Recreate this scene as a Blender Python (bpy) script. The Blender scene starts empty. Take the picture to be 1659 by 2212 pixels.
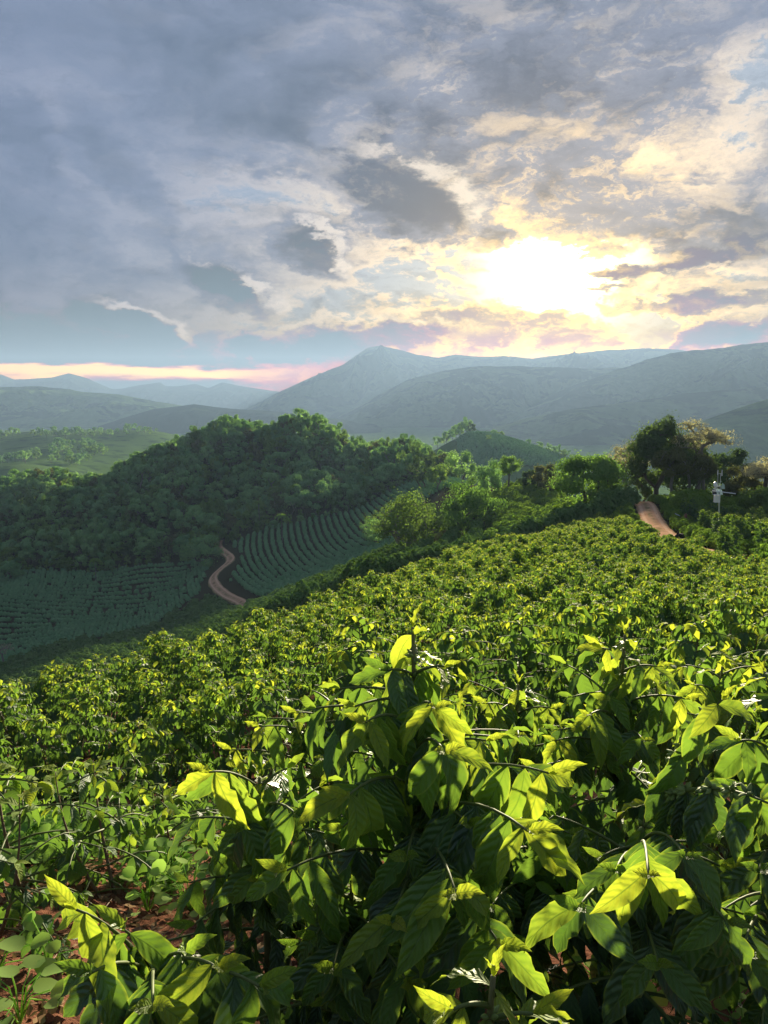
import bpy, math, random
import numpy as np
from math import radians, sin, cos, pi

rng = np.random.default_rng(7)
random.seed(7)
S = bpy.context.scene
COL = S.collection

# ------------------------------------------------------------------ camera, sun, sky, exposure
PITCH = radians(8.1)
FOC = 1658.0            # focal length in units of a 1659 x 2212 picture
cam_d = bpy.data.cameras.new('camera')
cam_d.sensor_fit = 'VERTICAL'
cam_d.sensor_height = 36.0
cam_d.lens = 36.0 * FOC / 2212.0
cam_d.clip_start = 0.05
cam_d.clip_end = 20000
cam = bpy.data.objects.new('camera', cam_d)
COL.objects.link(cam)
cam.location = (0, 0, 0)
cam.rotation_euler = (radians(90) - PITCH, 0, 0)
S.camera = cam

def ray(u, v):
    """direction through picture point (u, v), scaled to y = 1"""
    a = (u - 829.5) / FOC
    b = (1106.0 - v) / FOC
    y = cos(PITCH) + b * sin(PITCH)
    z = b * cos(PITCH) - sin(PITCH)
    return a / y, z / y

def at(u, v, d):
    x, z = ray(u, v)
    return np.array([x * d, d, z * d])

def azel(u, v):
    x, z = ray(u, v)
    return math.atan2(x, 1.0), math.atan2(z, math.hypot(x, 1.0))

SUN_AZ, SUN_EL = azel(1205, 575)
SUN_DIR = np.array([sin(SUN_AZ) * cos(SUN_EL), cos(SUN_AZ) * cos(SUN_EL), sin(SUN_EL)])
sun_d = bpy.data.lights.new('sun', 'SUN')
sun_d.energy = 3.5
sun_d.angle = radians(3.0)
sun_d.color = (1.0, 0.86, 0.62)
sun = bpy.data.objects.new('sun', sun_d)
COL.objects.link(sun)
from mathutils import Vector, Matrix
sun.rotation_euler = Vector(-SUN_DIR).to_track_quat('-Z', 'Y').to_euler()

S.view_settings.view_transform = 'Standard'
S.view_settings.look = 'None'
EXPO = 2.62
S.view_settings.exposure = EXPO
S.view_settings.gamma = 1.0
S.view_settings.use_curve_mapping = False
S.render.engine = 'CYCLES'
S.cycles.use_denoising = True
S.cycles.max_bounces = 8
S.cycles.diffuse_bounces = 5
S.cycles.glossy_bounces = 2
S.cycles.transmission_bounces = 4
S.cycles.volume_bounces = 1
S.cycles.transparent_max_bounces = 4
S.cycles.sample_clamp_indirect = 4.0

# ---- node helper
class NT:
    def __init__(self, tree):
        self.t = tree
        self.n = tree.nodes
    def new(self, typ, **kw):
        n = self.n.new(typ)
        for k, v in kw.items():
            setattr(n, k, v)
        return n
    def put(self, sock, val):
        if hasattr(val, 'is_linked') or isinstance(val, bpy.types.NodeSocket):
            self.t.links.new(val, sock)
        else:
            sock.default_value = val
    def math(self, op, a, b=None, c=None, clamp=False):
        n = self.new('ShaderNodeMath', operation=op, use_clamp=clamp)
        self.put(n.inputs[0], a)
        if b is not None: self.put(n.inputs[1], b)
        if c is not None: self.put(n.inputs[2], c)
        return n.outputs[0]
    def vmath(self, op, a, b=None, scale=None):
        n = self.new('ShaderNodeVectorMath', operation=op)
        self.put(n.inputs[0], a)
        if b is not None: self.put(n.inputs[1], b)
        if scale is not None: self.put(n.inputs['Scale'], scale)
        return n.outputs['Value'] if op in ('LENGTH', 'DOT_PRODUCT', 'DISTANCE') else n.outputs[0]
    def noise(self, vec, scale, detail=4.0, rough=0.55, dist=0.0, lac=2.0):
        n = self.new('ShaderNodeTexNoise')
        n.inputs['Scale'].default_value = scale
        n.inputs['Detail'].default_value = detail
        n.inputs['Roughness'].default_value = rough
        n.inputs['Distortion'].default_value = dist
        n.inputs['Lacunarity'].default_value = lac
        if vec is not None: self.put(n.inputs['Vector'], vec)
        return n.outputs
    def step(self, x, a, b, lo=0.0, hi=1.0, smooth=True):
        n = self.new('ShaderNodeMapRange')
        n.interpolation_type = 'SMOOTHSTEP' if smooth else 'LINEAR'
        self.put(n.inputs[0], x)
        n.inputs[1].default_value = a; n.inputs[2].default_value = b
        n.inputs[3].default_value = lo; n.inputs[4].default_value = hi
        return n.outputs[0]
    def mix(self, f, a, b, blend='MIX'):
        n = self.new('ShaderNodeMix', data_type='RGBA', blend_type=blend)
        self.put(n.inputs[0], f)
        for s, v in ((n.inputs[6], a), (n.inputs[7], b)):
            if isinstance(v, (tuple, list)):
                s.default_value = (*v[:3], 1.0)
            else:
                self.put(s, v)
        return n.outputs[2]
    def xyz(self, x, y, z):
        n = self.new('ShaderNodeCombineXYZ')
        for s, v in zip(n.inputs, (x, y, z)): self.put(s, v)
        return n.outputs[0]

HAZE_K, HAZE_TOP = 1.55e-4, 360.0
# ---- sky
def build_sky():
    w = bpy.data.worlds.new('World')
    S.world = w
    w.use_nodes = True
    t = NT(w.node_tree)
    t.n.clear()
    out = t.new('ShaderNodeOutputWorld')
    bg = t.new('ShaderNodeBackground')
    w.node_tree.links.new(bg.outputs[0], out.inputs[0])
    sky = t.new('ShaderNodeTexSky', sky_type='NISHITA')
    sky.sun_disc = False
    sky.sun_elevation = SUN_EL
    sky.sun_rotation = SUN_AZ
    sky.altitude = 900
    tc = t.new('ShaderNodeTexCoord')
    D = tc.outputs['Generated']
    sep = t.new('ShaderNodeSeparateXYZ')
    t.put(sep.inputs[0], D)
    X, Y, Z = sep.outputs
    az = t.math('ARCTAN2', X, Y)
    el = t.math('ARCSINE', Z)
    P0 = t.xyz(az, el, 0.0)
    # warped angular coordinates; clouds flatten towards the horizon
    Zp = t.math('MULTIPLY', Z, 2.1)
    Dn = t.xyz(X, Y, Zp)
    wn = t.noise(Dn, 4.0, 6.0, 0.62)
    warp = t.vmath('SUBTRACT', wn[1], (0.5, 0.5, 0.5))
    warp2 = t.vmath('SCALE', warp, scale=0.10)
    P = t.vmath('ADD', P0, warp2)
    wn3 = t.noise(Dn, 22.0, 5.0, 0.65)
    w3 = t.vmath('SCALE', t.vmath('SUBTRACT', wn3[1], (0.5, 0.5, 0.5)), scale=0.05)
    P = t.vmath('ADD', P, w3)
    w4 = t.noise(Dn, 70.0, 4.0, 0.6)
    P = t.vmath('ADD', P, t.vmath('SCALE', t.vmath('SUBTRACT', w4[1], (0.5, 0.5, 0.5)), scale=0.016))

    def blob(u, v, ru, rv, rot=0.0, inner=0.25, src=None):
        a, e = azel(u, v)
        m = t.new('ShaderNodeMapping', vector_type='TEXTURE')
        m.inputs['Location'].default_value = (a, e, 0)
        m.inputs['Rotation'].default_value = (0, 0, radians(rot))
        m.inputs['Scale'].default_value = (ru / FOC, rv / FOC, 1000.0)
        t.put(m.inputs[0], P if src is None else src)
        d = t.vmath('LENGTH', m.outputs[0])
        return t.step(d, 1.0, inner)

    def add(acc, val, k):
        return t.math('MULTIPLY_ADD', val, k, acc)

    # proximity of the sun
    dot = t.vmath('DOT_PRODUCT', D, tuple(SUN_DIR))
    ang = t.math('ARCCOSINE', t.math('MINIMUM', dot, 0.99999))
    def glow(sig):
        q = t.math('DIVIDE', ang, sig)
        return t.math('EXPONENT', t.math('MULTIPLY', t.math('MULTIPLY', q, q), -1.0))
    g_wide, g_mid, g_core = glow(0.31), glow(0.16), glow(0.062)

    # density of the cloud sheet: a flat layer overhead plus billows
    Zc = t.math('ADD', t.math('MAXIMUM', Z, 0.0), 0.17)
    plane = t.xyz(t.math('DIVIDE', X, Zc), t.math('DIVIDE', Y, Zc), 0.0)
    Dw = t.vmath('ADD', Dn, t.vmath('SCALE', warp, scale=0.25))
    n_big = t.noise(t.vmath('ADD', plane, t.vmath('SCALE', warp, scale=0.9)), 0.85, 6.0, 0.58)[0]
    n_mid = t.noise(Dw, 5.0, 8.0, 0.60)[0]
    off = (0.030 * SUN_DIR[0], 0.0, -0.040)
    n_off = t.noise(t.vmath('ADD', Dw, off), 5.0, 8.0, 0.60)[0]
    relief = t.math('SUBTRACT', n_mid, n_off)
    Df = t.vmath('ADD', Dw, w3)
    n_fine = t.noise(Df, 15.0, 8.0, 0.62)[0]
    n_foff = t.noise(t.vmath('ADD', Df, (0.010 * SUN_DIR[0], 0.0, -0.013)), 15.0, 8.0, 0.62)[0]
    frel = t.math('SUBTRACT', n_fine, n_foff)
    rho = t.math('MULTIPLY_ADD', t.math('SUBTRACT', n_big, 0.5), 0.75, 0.60)
    rho = t.math('MULTIPLY_ADD', t.math('SUBTRACT', n_mid, 0.5), t.math('MULTIPLY_ADD', g_wide, 0.30, 0.52), rho)
    rho = t.math('MULTIPLY_ADD', t.math('SUBTRACT', n_fine, 0.5), t.math('MULTIPLY_ADD', g_wide, 0.80, 0.34), rho)
    # thins out low down
    low = t.step(el, 0.22, 0.08)
    rho = add(rho, low, -0.17)
    # places of the clouds (picture positions turned into directions)
    for u, v, ru, rv, rot, k in [
        (880, 430, 230, 105, -16, 0.50), (800, 310, 80, 70, 60, 0.25), (680, 540, 130, 55, -22, 0.40), (1150, 270, 430, 140, 5, 0.22), (1290, 400, 260, 70, 0, 0.2),
        (500, 150, 520, 180, -10, 0.20), (1250, 60, 600, 120, 0, 0.18), (290, 685, 150, 58, -16, 0.50), (215, 655, 60, 40, 0, 0.2), (515, 620, 150, 56, -24, 0.42),
        (760, 735, 340, 48, 3, 0.40), (600, 745, 180, 30, 0, 0.2), (1560, 470, 240, 80, 0, 0.25),
        (40, 280, 130, 70, -40, 0.22), (250, 330, 190, 60, -42, 0.24), (1320, 560, 110, 20, 6, 0.75), (1300, 605, 110, 12, 4, 0.4), (1070, 520, 50, 30, 20, 0.35), (1500, 540, 230, 24, 8, 0.45),
        (1500, 640, 260, 22, 4, 0.35), (1575, 712, 150, 40, 8, 0.55), (1180, 722, 260, 42, 4, 0.32), (1000, 690, 160, 40, 10, 0.2),
        (1190, 580, 170, 82, 3, -0.62), (1330, 522, 130, 24, 6, -0.40), (1010, 250, 190, 80, -30, -0.12), (760, 290, 170, 80, -35, -0.26), (1520, 270, 260, 130, 25, -0.20), (600, 420, 240, 60, -10, -0.16),
        (960, 570, 260, 90, -15, -0.16), (1430, 700, 300, 40, 0, -0.18), (250, 520, 420, 90, -10, 0.06), (200, 760, 300, 22, 0, 0.08), (1100, 660, 300, 40, 0, -0.1)]:
        rho = add(rho, blob(u, v, ru, rv, rot), k)

    gap_c = t.mix(g_wide, (0.22, 0.285, 0.41), (0.46, 0.53, 0.58))
    edge_c = t.mix(g_wide, (0.25, 0.295, 0.405), (0.90, 0.78, 0.62))
    edge_c = t.mix(g_mid, edge_c, (1.30, 0.86, 0.36))
    body_c = t.mix(g_wide, (0.185, 0.235, 0.34), (0.25, 0.28, 0.35))
    dark_c = t.mix(g_wide, (0.115, 0.16, 0.235), (0.095, 0.125, 0.18))
    c = t.mix(t.step(rho, 0.36, 0.46), gap_c, edge_c)
    c = t.mix(t.step(rho, 0.44, 0.64), c, body_c)
    c = t.mix(t.step(rho, 0.66, 0.98), c, dark_c)
    # side light on the billows
    inb = t.step(rho, 0.38, 0.52)
    rel = t.math('MULTIPLY', t.step(relief, 0.0, 0.13), inb)
    c = t.mix(t.math('MULTIPLY', rel, t.math('MULTIPLY_ADD', g_wide, 0.45, 0.20)), c, edge_c)
    rel = t.math('MULTIPLY', t.step(frel, 0.0, 0.11), t.math('MULTIPLY', inb, t.step(rho, 1.0, 0.6)))
    c = t.mix(t.math('MULTIPLY', rel, t.math('MULTIPLY_ADD', g_wide, 0.55, 0.16)), c, edge_c)
    c = t.mix(t.math('MULTIPLY', t.step(relief, 0.0, -0.14), 0.35), c, dark_c)
    c = t.mix(t.math('MULTIPLY', t.step(frel, 0.0, -0.12), 0.25), c, dark_c)
    # rims of the low cumulus towards the sun
    rim = None
    for u, v, ru, rv, rot in [(290, 685, 150, 58, -16), (515, 620, 150, 56, -24), (760, 735, 340, 48, 3), (680, 540, 130, 55, -22), (880, 430, 230, 105, -16), (1575, 712, 150, 40, 8)]:
        r1 = t.math('SUBTRACT', blob(u, v, ru, rv, rot, .55), blob(u - ru * .16, v + rv * .20, ru, rv, rot, .55))
        r1 = t.math('MAXIMUM', r1, 0.0)
        rim = r1 if rim is None else t.math('MAXIMUM', rim, r1)
    rim = t.math('MULTIPLY', t.step(rim, 0.05, 0.7), t.step(n_fine, 0.36, 0.60))
    c = t.mix(t.math('MULTIPLY', rim, 0.75), c, t.mix(g_wide, (0.52, 0.52, 0.58), (0.95, 0.82, 0.64)))
    # clear strip along the left horizon
    n_str = t.noise(t.xyz(t.math('MULTIPLY', az, 1.0), t.math('MULTIPLY', el, 7.0), 0.3), 7.0, 6.0, 0.6)[0]
    e_s = t.math('MULTIPLY_ADD', t.math('SUBTRACT', n_str, 0.5), 0.046, el)
    e_mid = azel(250, 800)[1]
    strip = t.math('MULTIPLY', t.step(e_s, e_mid - 0.018, e_mid - 0.004), t.step(e_s, e_mid + 0.011, e_mid + 0.004))
    strip = t.math('MULTIPLY', strip, t.step(az, azel(760, 800)[0], azel(420, 800)[0]))
    strip = t.math('MULTIPLY', strip, t.step(az, -1.3, -0.7))
    c = t.mix(t.math('MULTIPLY', strip, 0.9), c, (1.05, 0.82, 0.66))
    # clear-air share from the sky model
    sk = t.mix(1.0, sky.outputs[0], (0.10, 0.10, 0.10), 'MULTIPLY')
    c = t.mix(0.12, c, sk)
    # the sky is seen through the valley haze: stronger contrast low down
    path = t.math('DIVIDE', HAZE_TOP, t.math('MAXIMUM', Z, 0.05))
    T = t.math('EXPONENT', t.math('MULTIPLY', path, -HAZE_K))
    hz = t.math('MULTIPLY', t.math('SUBTRACT', 1.0, T), t.math('MULTIPLY_ADD', g_wide, 0.3, 1.0))
    c = t.mix(1.0, c, t.mix(1.0, (0.58, 0.76, 0.92), t.xyz(hz, hz, hz), 'MULTIPLY'), 'SUBTRACT')
    iT = t.math('DIVIDE', 1.0, t.math('MAXIMUM', T, 0.35))
    c = t.mix(1.0, c, t.xyz(iT, iT, iT), 'MULTIPLY')
    c = t.mix(1.0, c, (0.03, 0.035, 0.05), 'LIGHTEN')
    # the veiled sun
    clear = t.step(rho, 0.50, 0.30)
    core = t.math('MULTIPLY', t.math('MULTIPLY', g_core, clear), 4.0)
    halo = t.math('MULTIPLY', t.math('MULTIPLY', g_mid, clear), 0.10)
    add_c = t.mix(1.0, t.mix(g_core, (1.0, 0.72, 0.36), (1.0, 0.93, 0.8)), t.xyz(t.math('ADD', core, halo), t.math('ADD', core, halo), t.math('ADD', core, halo)), 'MULTIPLY')
    c = t.mix(1.0, c, add_c, 'ADD')
    veil = t.math('MULTIPLY', g_mid, 0.06)
    c = t.mix(1.0, c, t.xyz(veil, t.math('MULTIPLY', veil, 0.8), t.math('MULTIPLY', veil, 0.5)), 'ADD')
    t.put(bg.inputs[0], c)
    bg.inputs[1].default_value = 1.38 * 2.0 ** -EXPO
build_sky()

# ------------------------------------------------------------------ mesh helpers
class MB:
    """collects quads and triangles with material index, uv and an 'age' value"""
    def __init__(self):
        self.V = []; self.F4 = []; self.F3 = []; self.m4 = []; self.m3 = []; self.uv = []; self.age = []; self.nv = 0
    def add(self, V, F4=None, F3=None, mat=0, uv=None, age=0.0):
        V = np.asarray(V, float)
        n = len(V)
        self.V.append(V)
        self.uv.append(np.zeros((n, 2)) if uv is None else np.asarray(uv, float))
        self.age.append(np.full(n, age, float) if np.isscalar(age) else np.asarray(age, float))
        if F4 is not None and len(F4):
            self.F4.append(np.asarray(F4, int) + self.nv); self.m4.append(np.full(len(F4), mat, int))
        if F3 is not None and len(F3):
            self.F3.append(np.asarray(F3, int) + self.nv); self.m3.append(np.full(len(F3), mat, int))
        self.nv += n
    def tube(self, pts, rad, sides=5, mat=0, age=0.0):
        pts = np.asarray(pts, float); n = len(pts)
        rad = np.broadcast_to(np.asarray(rad, float), (n,))
        T = np.gradient(pts, axis=0)
        T /= np.linalg.norm(T, axis=1)[:, None] + 1e-9
        ref = np.array([0.31, 0.2, 0.93]) if abs(T[0][2]) < 0.8 else np.array([1.0, 0.1, 0.0])
        A = np.cross(T, ref); A /= np.linalg.norm(A, axis=1)[:, None] + 1e-9
        B = np.cross(T, A)
        th = np.arange(sides) * 2 * pi / sides
        V = pts[:, None, :] + rad[:, None, None] * (np.cos(th)[None, :, None] * A[:, None, :] + np.sin(th)[None, :, None] * B[:, None, :])
        i = np.arange(n - 1)[:, None] * sides; j = np.arange(sides)[None, :]; k = (j + 1) % sides
        F = np.stack([i + j, i + k, i + sides + k, i + sides + j], -1).reshape(-1, 4)
        V = V.reshape(-1, 3)
        F3 = []
        tip = n * sides
        V = np.vstack([V, pts[-1] + T[-1] * rad[-1] * 0.6, pts[0] - T[0] * rad[0] * 0.2])
        for a in range(sides):
            b = (a + 1) % sides
            F3.append((tip - sides + a, tip - sides + b, tip)); F3.append((b, a, tip + 1))
        self.add(V, F, F3, mat, age=age)
    def box(self, c, size, mat=0, rot=None):
        s = np.array([(x, y, z) for x in (-.5, .5) for y in (-.5, .5) for z in (-.5, .5)]) * np.asarray(size, float)
        if rot is not None: s = s @ np.asarray(rot).T
        self.add(s + np.asarray(c, float), [(0, 1, 3, 2), (4, 6, 7, 5), (0, 4, 5, 1), (2, 3, 7, 6), (0, 2, 6, 4), (1, 5, 7, 3)], mat=mat)
    def mesh(self, name, mats, smooth=True):
        me = bpy.data.meshes.new(name)
        V = np.concatenate(self.V)
        F4 = np.concatenate(self.F4) if self.F4 else np.zeros((0, 4), int)
        F3 = np.concatenate(self.F3) if self.F3 else np.zeros((0, 3), int)
        m = np.concatenate(self.m4 + self.m3) if (self.m4 or self.m3) else np.zeros(0, int)
        me.vertices.add(len(V)); me.vertices.foreach_set('co', V.astype(np.float32).ravel())
        li = np.concatenate([F4.ravel(), F3.ravel()]).astype(np.int32)
        me.loops.add(len(li)); me.loops.foreach_set('vertex_index', li)
        nf = len(F4) + len(F3)
        me.polygons.add(nf)
        st = np.concatenate([np.arange(len(F4)) * 4, len(F4) * 4 + np.arange(len(F3)) * 3]).astype(np.int32)
        me.polygons.foreach_set('loop_start', st)
        me.polygons.foreach_set('material_index', m.astype(np.int32))
        me.polygons.foreach_set('use_smooth', np.full(nf, smooth))
        me.update(calc_edges=True)
        uvl = me.uv_layers.new(name='UVMap')
        uvl.data.foreach_set('uv', np.concatenate(self.uv)[li].astype(np.float32).ravel())
        at_ = me.attributes.new('age', 'FLOAT', 'POINT')
        at_.data.foreach_set('value', np.concatenate(self.age).astype(np.float32))
        for x in mats: me.materials.append(x)
        return me

def link(o, parent=None):
    COL.objects.link(o)
    if parent is not None: o.parent = parent
    return o
def obj(name, mesh, parent=None, loc=(0, 0, 0), kind=None):
    o = bpy.data.objects.new(name, mesh)
    o.location = loc
    link(o, parent)
    if kind: o['kind'] = kind
    return o
def thing(name, label, cat, loc=(0, 0, 0), rz=0.0, group=None, sc=1.0):
    o = bpy.data.objects.new(name, None)
    o.empty_display_size = 0.2
    o.location = loc; o.rotation_euler = (0, 0, rz); o.scale = (sc, sc, sc)
    COL.objects.link(o)
    o['label'] = label; o['category'] = cat
    if group: o['group'] = group
    return o

# ------------------------------------------------------------------ materials
def new_mat(name):
    m = bpy.data.materials.new(name)
    m.use_nodes = True
    t = NT(m.node_tree)
    t.n.clear()
    return m, t, t.new('ShaderNodeOutputMaterial')

def simple_mat(name, col, rough=0.6, metal=0.0, var=0.12, scale=8.0, bump=0.0):
    m, t, out = new_mat(name)
    b = t.new('ShaderNodeBsdfPrincipled')
    tc = t.new('ShaderNodeTexCoord').outputs['Object']
    n = t.noise(tc, scale, 6.0, 0.6)[0]
    c = t.mix(n, tuple(x * (1 - var) for x in col), tuple(min(1, x * (1 + var)) for x in col))
    t.put(b.inputs['Base Color'], c)
    b.inputs['Roughness'].default_value = rough
    b.inputs['Metallic'].default_value = metal
    if not metal and rough >= 0.6: b.inputs['Specular IOR Level'].default_value = 0.15
    if bump:
        bn = t.new('ShaderNodeBump'); bn.inputs['Strength'].default_value = bump; bn.inputs['Distance'].default_value = 0.02
        t.put(bn.inputs['Height'], n); t.put(b.inputs['Normal'], bn.outputs[0])
    t.put(out.inputs[0], b.outputs[0])
    return m

def coffee_leaf_mat(name, hero):
    """dark glossy old leaves to yellow-green young ones, by age"""
    m, t, out = new_mat(name)
    uv = t.new('ShaderNodeUVMap').outputs[0]
    s = t.new('ShaderNodeSeparateXYZ'); t.put(s.inputs[0], uv)
    ux = t.math('ABSOLUTE', t.math('MULTIPLY_ADD', s.outputs[0], 2.0, -1.0))
    uy = s.outputs[1]
    oi = t.new('ShaderNodeObjectInfo')
    if hero:
        ac = t.new('ShaderNodeSeparateColor'); t.put(ac.inputs[0], oi.outputs['Color'])
        age, rnd = ac.outputs[0], ac.outputs[1]
    else:
        a = t.new('ShaderNodeAttribute', attribute_name='age'); age = a.outputs['Fac']
        geo = t.new('ShaderNodeNewGeometry'); rnd = geo.outputs['Random Per Island']
    # side veins and midrib
    ph = t.math('MULTIPLY_ADD', uy, 7.6, t.math('MULTIPLY', ux, -1.5))
    ph = t.math('ADD', ph, t.math('MULTIPLY', t.noise(uv, 3.0, 2.0)[0], 0.9))
    fr = t.math('FRACT', ph)
    tri = t.math('ABSOLUTE', t.math('MULTIPLY_ADD', fr, 2.0, -1.0))
    rib = t.step(ux, 0.09, 0.02)
    old = t.mix(rnd, (0.056, 0.105, 0.070), (0.085, 0.15, 0.078))
    mid = t.mix(rnd, (0.065, 0.16, 0.030), (0.10, 0.20, 0.034))
    yng = t.mix(rnd, (0.17, 0.26, 0.045), (0.25, 0.31, 0.050))
    base = t.mix(t.step(age, 0.0, 0.5, smooth=False), old, mid)
    base = t.mix(t.step(age, 0.5, 1.0, smooth=False), base, yng)
    if hero:
        tco = t.new('ShaderNodeTexCoord').outputs['Object']
        vec = t.vmath('ADD', tco, t.xyz(t.math('MULTIPLY', rnd, 7.0), t.math('MULTIPLY', rnd, 3.0), 0.0))
        sp = t.noise(vec, 30.0, 3.0, 0.6)[0]
        mot = t.noise(vec, 9.0, 2.0, 0.5)[0]
        base = t.mix(t.math('MULTIPLY', t.step(mot, 0.5, 0.75), 0.35), base, (0.12, 0.18, 0.03))
        base = t.mix(t.math('MULTIPLY', t.step(sp, 0.70, 0.76), 0.8), base, (0.17, 0.095, 0.055))
        edge = t.math('MULTIPLY', t.step(ux, 0.86, 1.0), 0.45)
        base = t.mix(edge, base, (0.20, 0.26, 0.04))
    base = t.mix(t.math('MULTIPLY', rib, 0.5), base, (0.16, 0.23, 0.08))
    # paler underside
    geo2 = t.new('ShaderNodeNewGeometry')
    base = t.mix(t.math('MULTIPLY', geo2.outputs['Backfacing'], 0.35), base, (0.13, 0.19, 0.08))
    p = t.new('ShaderNodeBsdfPrincipled')
    t.put(p.inputs['Base Color'], base)
    t.put(p.inputs['Roughness'], t.math('MULTIPLY_ADD', age, 0.14, t.math('MULTIPLY_ADD', rnd, 0.12, 0.37 if hero else 0.54)))
    p.inputs['IOR'].default_value = 1.45
    t.put(p.inputs['Specular IOR Level'], t.math('MULTIPLY_ADD', age, -0.45 if hero else -0.15, 0.72 if hero else 0.28))
    hgt = t.math('MULTIPLY_ADD', t.math('SINE', t.math('MULTIPLY', ph, 6.2832)), 0.5, t.math('MULTIPLY', rib, -0.8))
    bn = t.new('ShaderNodeBump'); bn.inputs['Strength'].default_value = 0.68 if hero else 0.4
    bn.inputs['Distance'].default_value = 0.006 if hero else 0.0035
    t.put(bn.inputs['Height'], hgt)
    t.put(p.inputs['Normal'], bn.outputs[0])
    tr = t.new('ShaderNodeBsdfTranslucent')
    tcol = t.mix(t.step(age, 0.0, 0.6, smooth=False), (0.10, 0.20, 0.026), (0.22, 0.38, 0.034))
    tcol = t.mix(t.step(age, 0.6, 1.0, smooth=False), tcol, (0.50, 0.58, 0.036))
    if hero:
        tcol = t.mix(t.math('MULTIPLY', t.step(ux, 0.78, 1.0), 0.6), tcol, (0.52, 0.64, 0.05))
        tcol = t.mix(t.math('MULTIPLY', t.step(mot, 0.45, 0.7), 0.3), tcol, (0.16, 0.34, 0.02))
        tcol = t.mix(t.math('MULTIPLY', rib, 0.6), tcol, (0.10, 0.2, 0.02))
    tcol = t.mix(t.math('MULTIPLY', t.math('POWER', tri, 3.0), 0.34), tcol, (0.20, 0.36, 0.03))
    t.put(tr.inputs[0], tcol)
    bt = t.new('ShaderNodeBump'); bt.inputs['Strength'].default_value = 0.16; bt.inputs['Distance'].default_value = 0.004
    t.put(bt.inputs['Height'], hgt); t.put(tr.inputs['Normal'], bt.outputs[0])
    mx = t.new('ShaderNodeMixShader')
    t.put(mx.inputs[0], t.step(age, 0.0, 1.0, 0.32 if hero else 0.36, 0.50, smooth=False))
    t.put(mx.inputs[1], p.outputs[0]); t.put(mx.inputs[2], tr.outputs[0])
    t.put(out.inputs[0], mx.outputs[0])
    return m

def foliage_mat(name, c1, c2, trans=0.3, tcol=None, rough=0.5, per_object=True):
    m, t, out = new_mat(name)
    geo = t.new('ShaderNodeNewGeometry')
    oi = t.new('ShaderNodeObjectInfo')
    f = t.math('MULTIPLY_ADD', geo.outputs['Random Per Island'], 0.5, t.math('MULTIPLY', oi.outputs['Random'], 0.5 if per_object else 0.25))
    c = t.mix(f, c1, c2)
    p = t.new('ShaderNodeBsdfPrincipled')
    t.put(p.inputs['Base Color'], c)
    p.inputs['Roughness'].default_value = rough
    p.inputs['Specular IOR Level'].default_value = 0.0
    tr = t.new('ShaderNodeBsdfTranslucent')
    t.put(tr.inputs[0], t.mix(1.0, c, (2.2, 2.4, 1.2), 'MULTIPLY') if tcol is None else t.mix(0.0, tcol, tcol))
    mx = t.new('ShaderNodeMixShader'); mx.inputs[0].default_value = trans
    t.put(mx.inputs[1], p.outputs[0]); t.put(mx.inputs[2], tr.outputs[0])
    t.put(out.inputs[0], mx.outputs[0])
    return m

def ground_mat():
    m, t, out = new_mat('red soil and pasture')
    tc = t.new('ShaderNodeTexCoord').outputs['Object']
    a = t.new('ShaderNodeAttribute', attribute_name='zone')
    zs = t.new('ShaderNodeSeparateXYZ'); t.put(zs.inputs[0], a.outputs['Vector'])
    n1 = t.noise(tc, 1.3, 8.0, 0.65)[0]
    n2 = t.noise(tc, 9.0, 8.0, 0.7)[0]
    n3 = t.noise(tc, 60.0, 5.0, 0.7)[0]
    soil = t.mix(n1, (0.155, 0.068, 0.043), (0.25, 0.118, 0.075))
    soil = t.mix(t.step(n2, 0.48, 0.66), soil, (0.11, 0.05, 0.032))
    soil = t.mix(t.math('MULTIPLY', t.step(n3, 0.58, 0.75), 0.5), soil, (0.30, 0.16, 0.10))
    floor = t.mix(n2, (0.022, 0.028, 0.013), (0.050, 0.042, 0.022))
    g1 = t.noise(tc, 0.006, 6.0, 0.55)[0]
    g2 = t.noise(tc, 0.05, 5.0, 0.6)[0]
    past = t.mix(g1, (0.055, 0.11, 0.035), (0.105, 0.17, 0.05))
    past = t.mix(t.step(g2, 0.50, 0.66), past, (0.035, 0.065, 0.03))
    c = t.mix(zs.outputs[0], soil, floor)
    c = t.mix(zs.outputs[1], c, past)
    p = t.new('ShaderNodeBsdfPrincipled')
    t.put(p.inputs['Base Color'], c)
    p.inputs['Roughness'].default_value = 0.95
    p.inputs['Specular IOR Level'].default_value = 0.0
    bn = t.new('ShaderNodeBump'); bn.inputs['Strength'].default_value = 0.9; bn.inputs['Distance'].default_value = 0.05
    t.put(bn.inputs['Height'], t.math('ADD', n2, t.math('MULTIPLY', n3, 0.4)))
    t.put(p.inputs['Normal'], bn.outputs[0])
    t.put(out.inputs[0], p.outputs[0])
    return m

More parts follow.
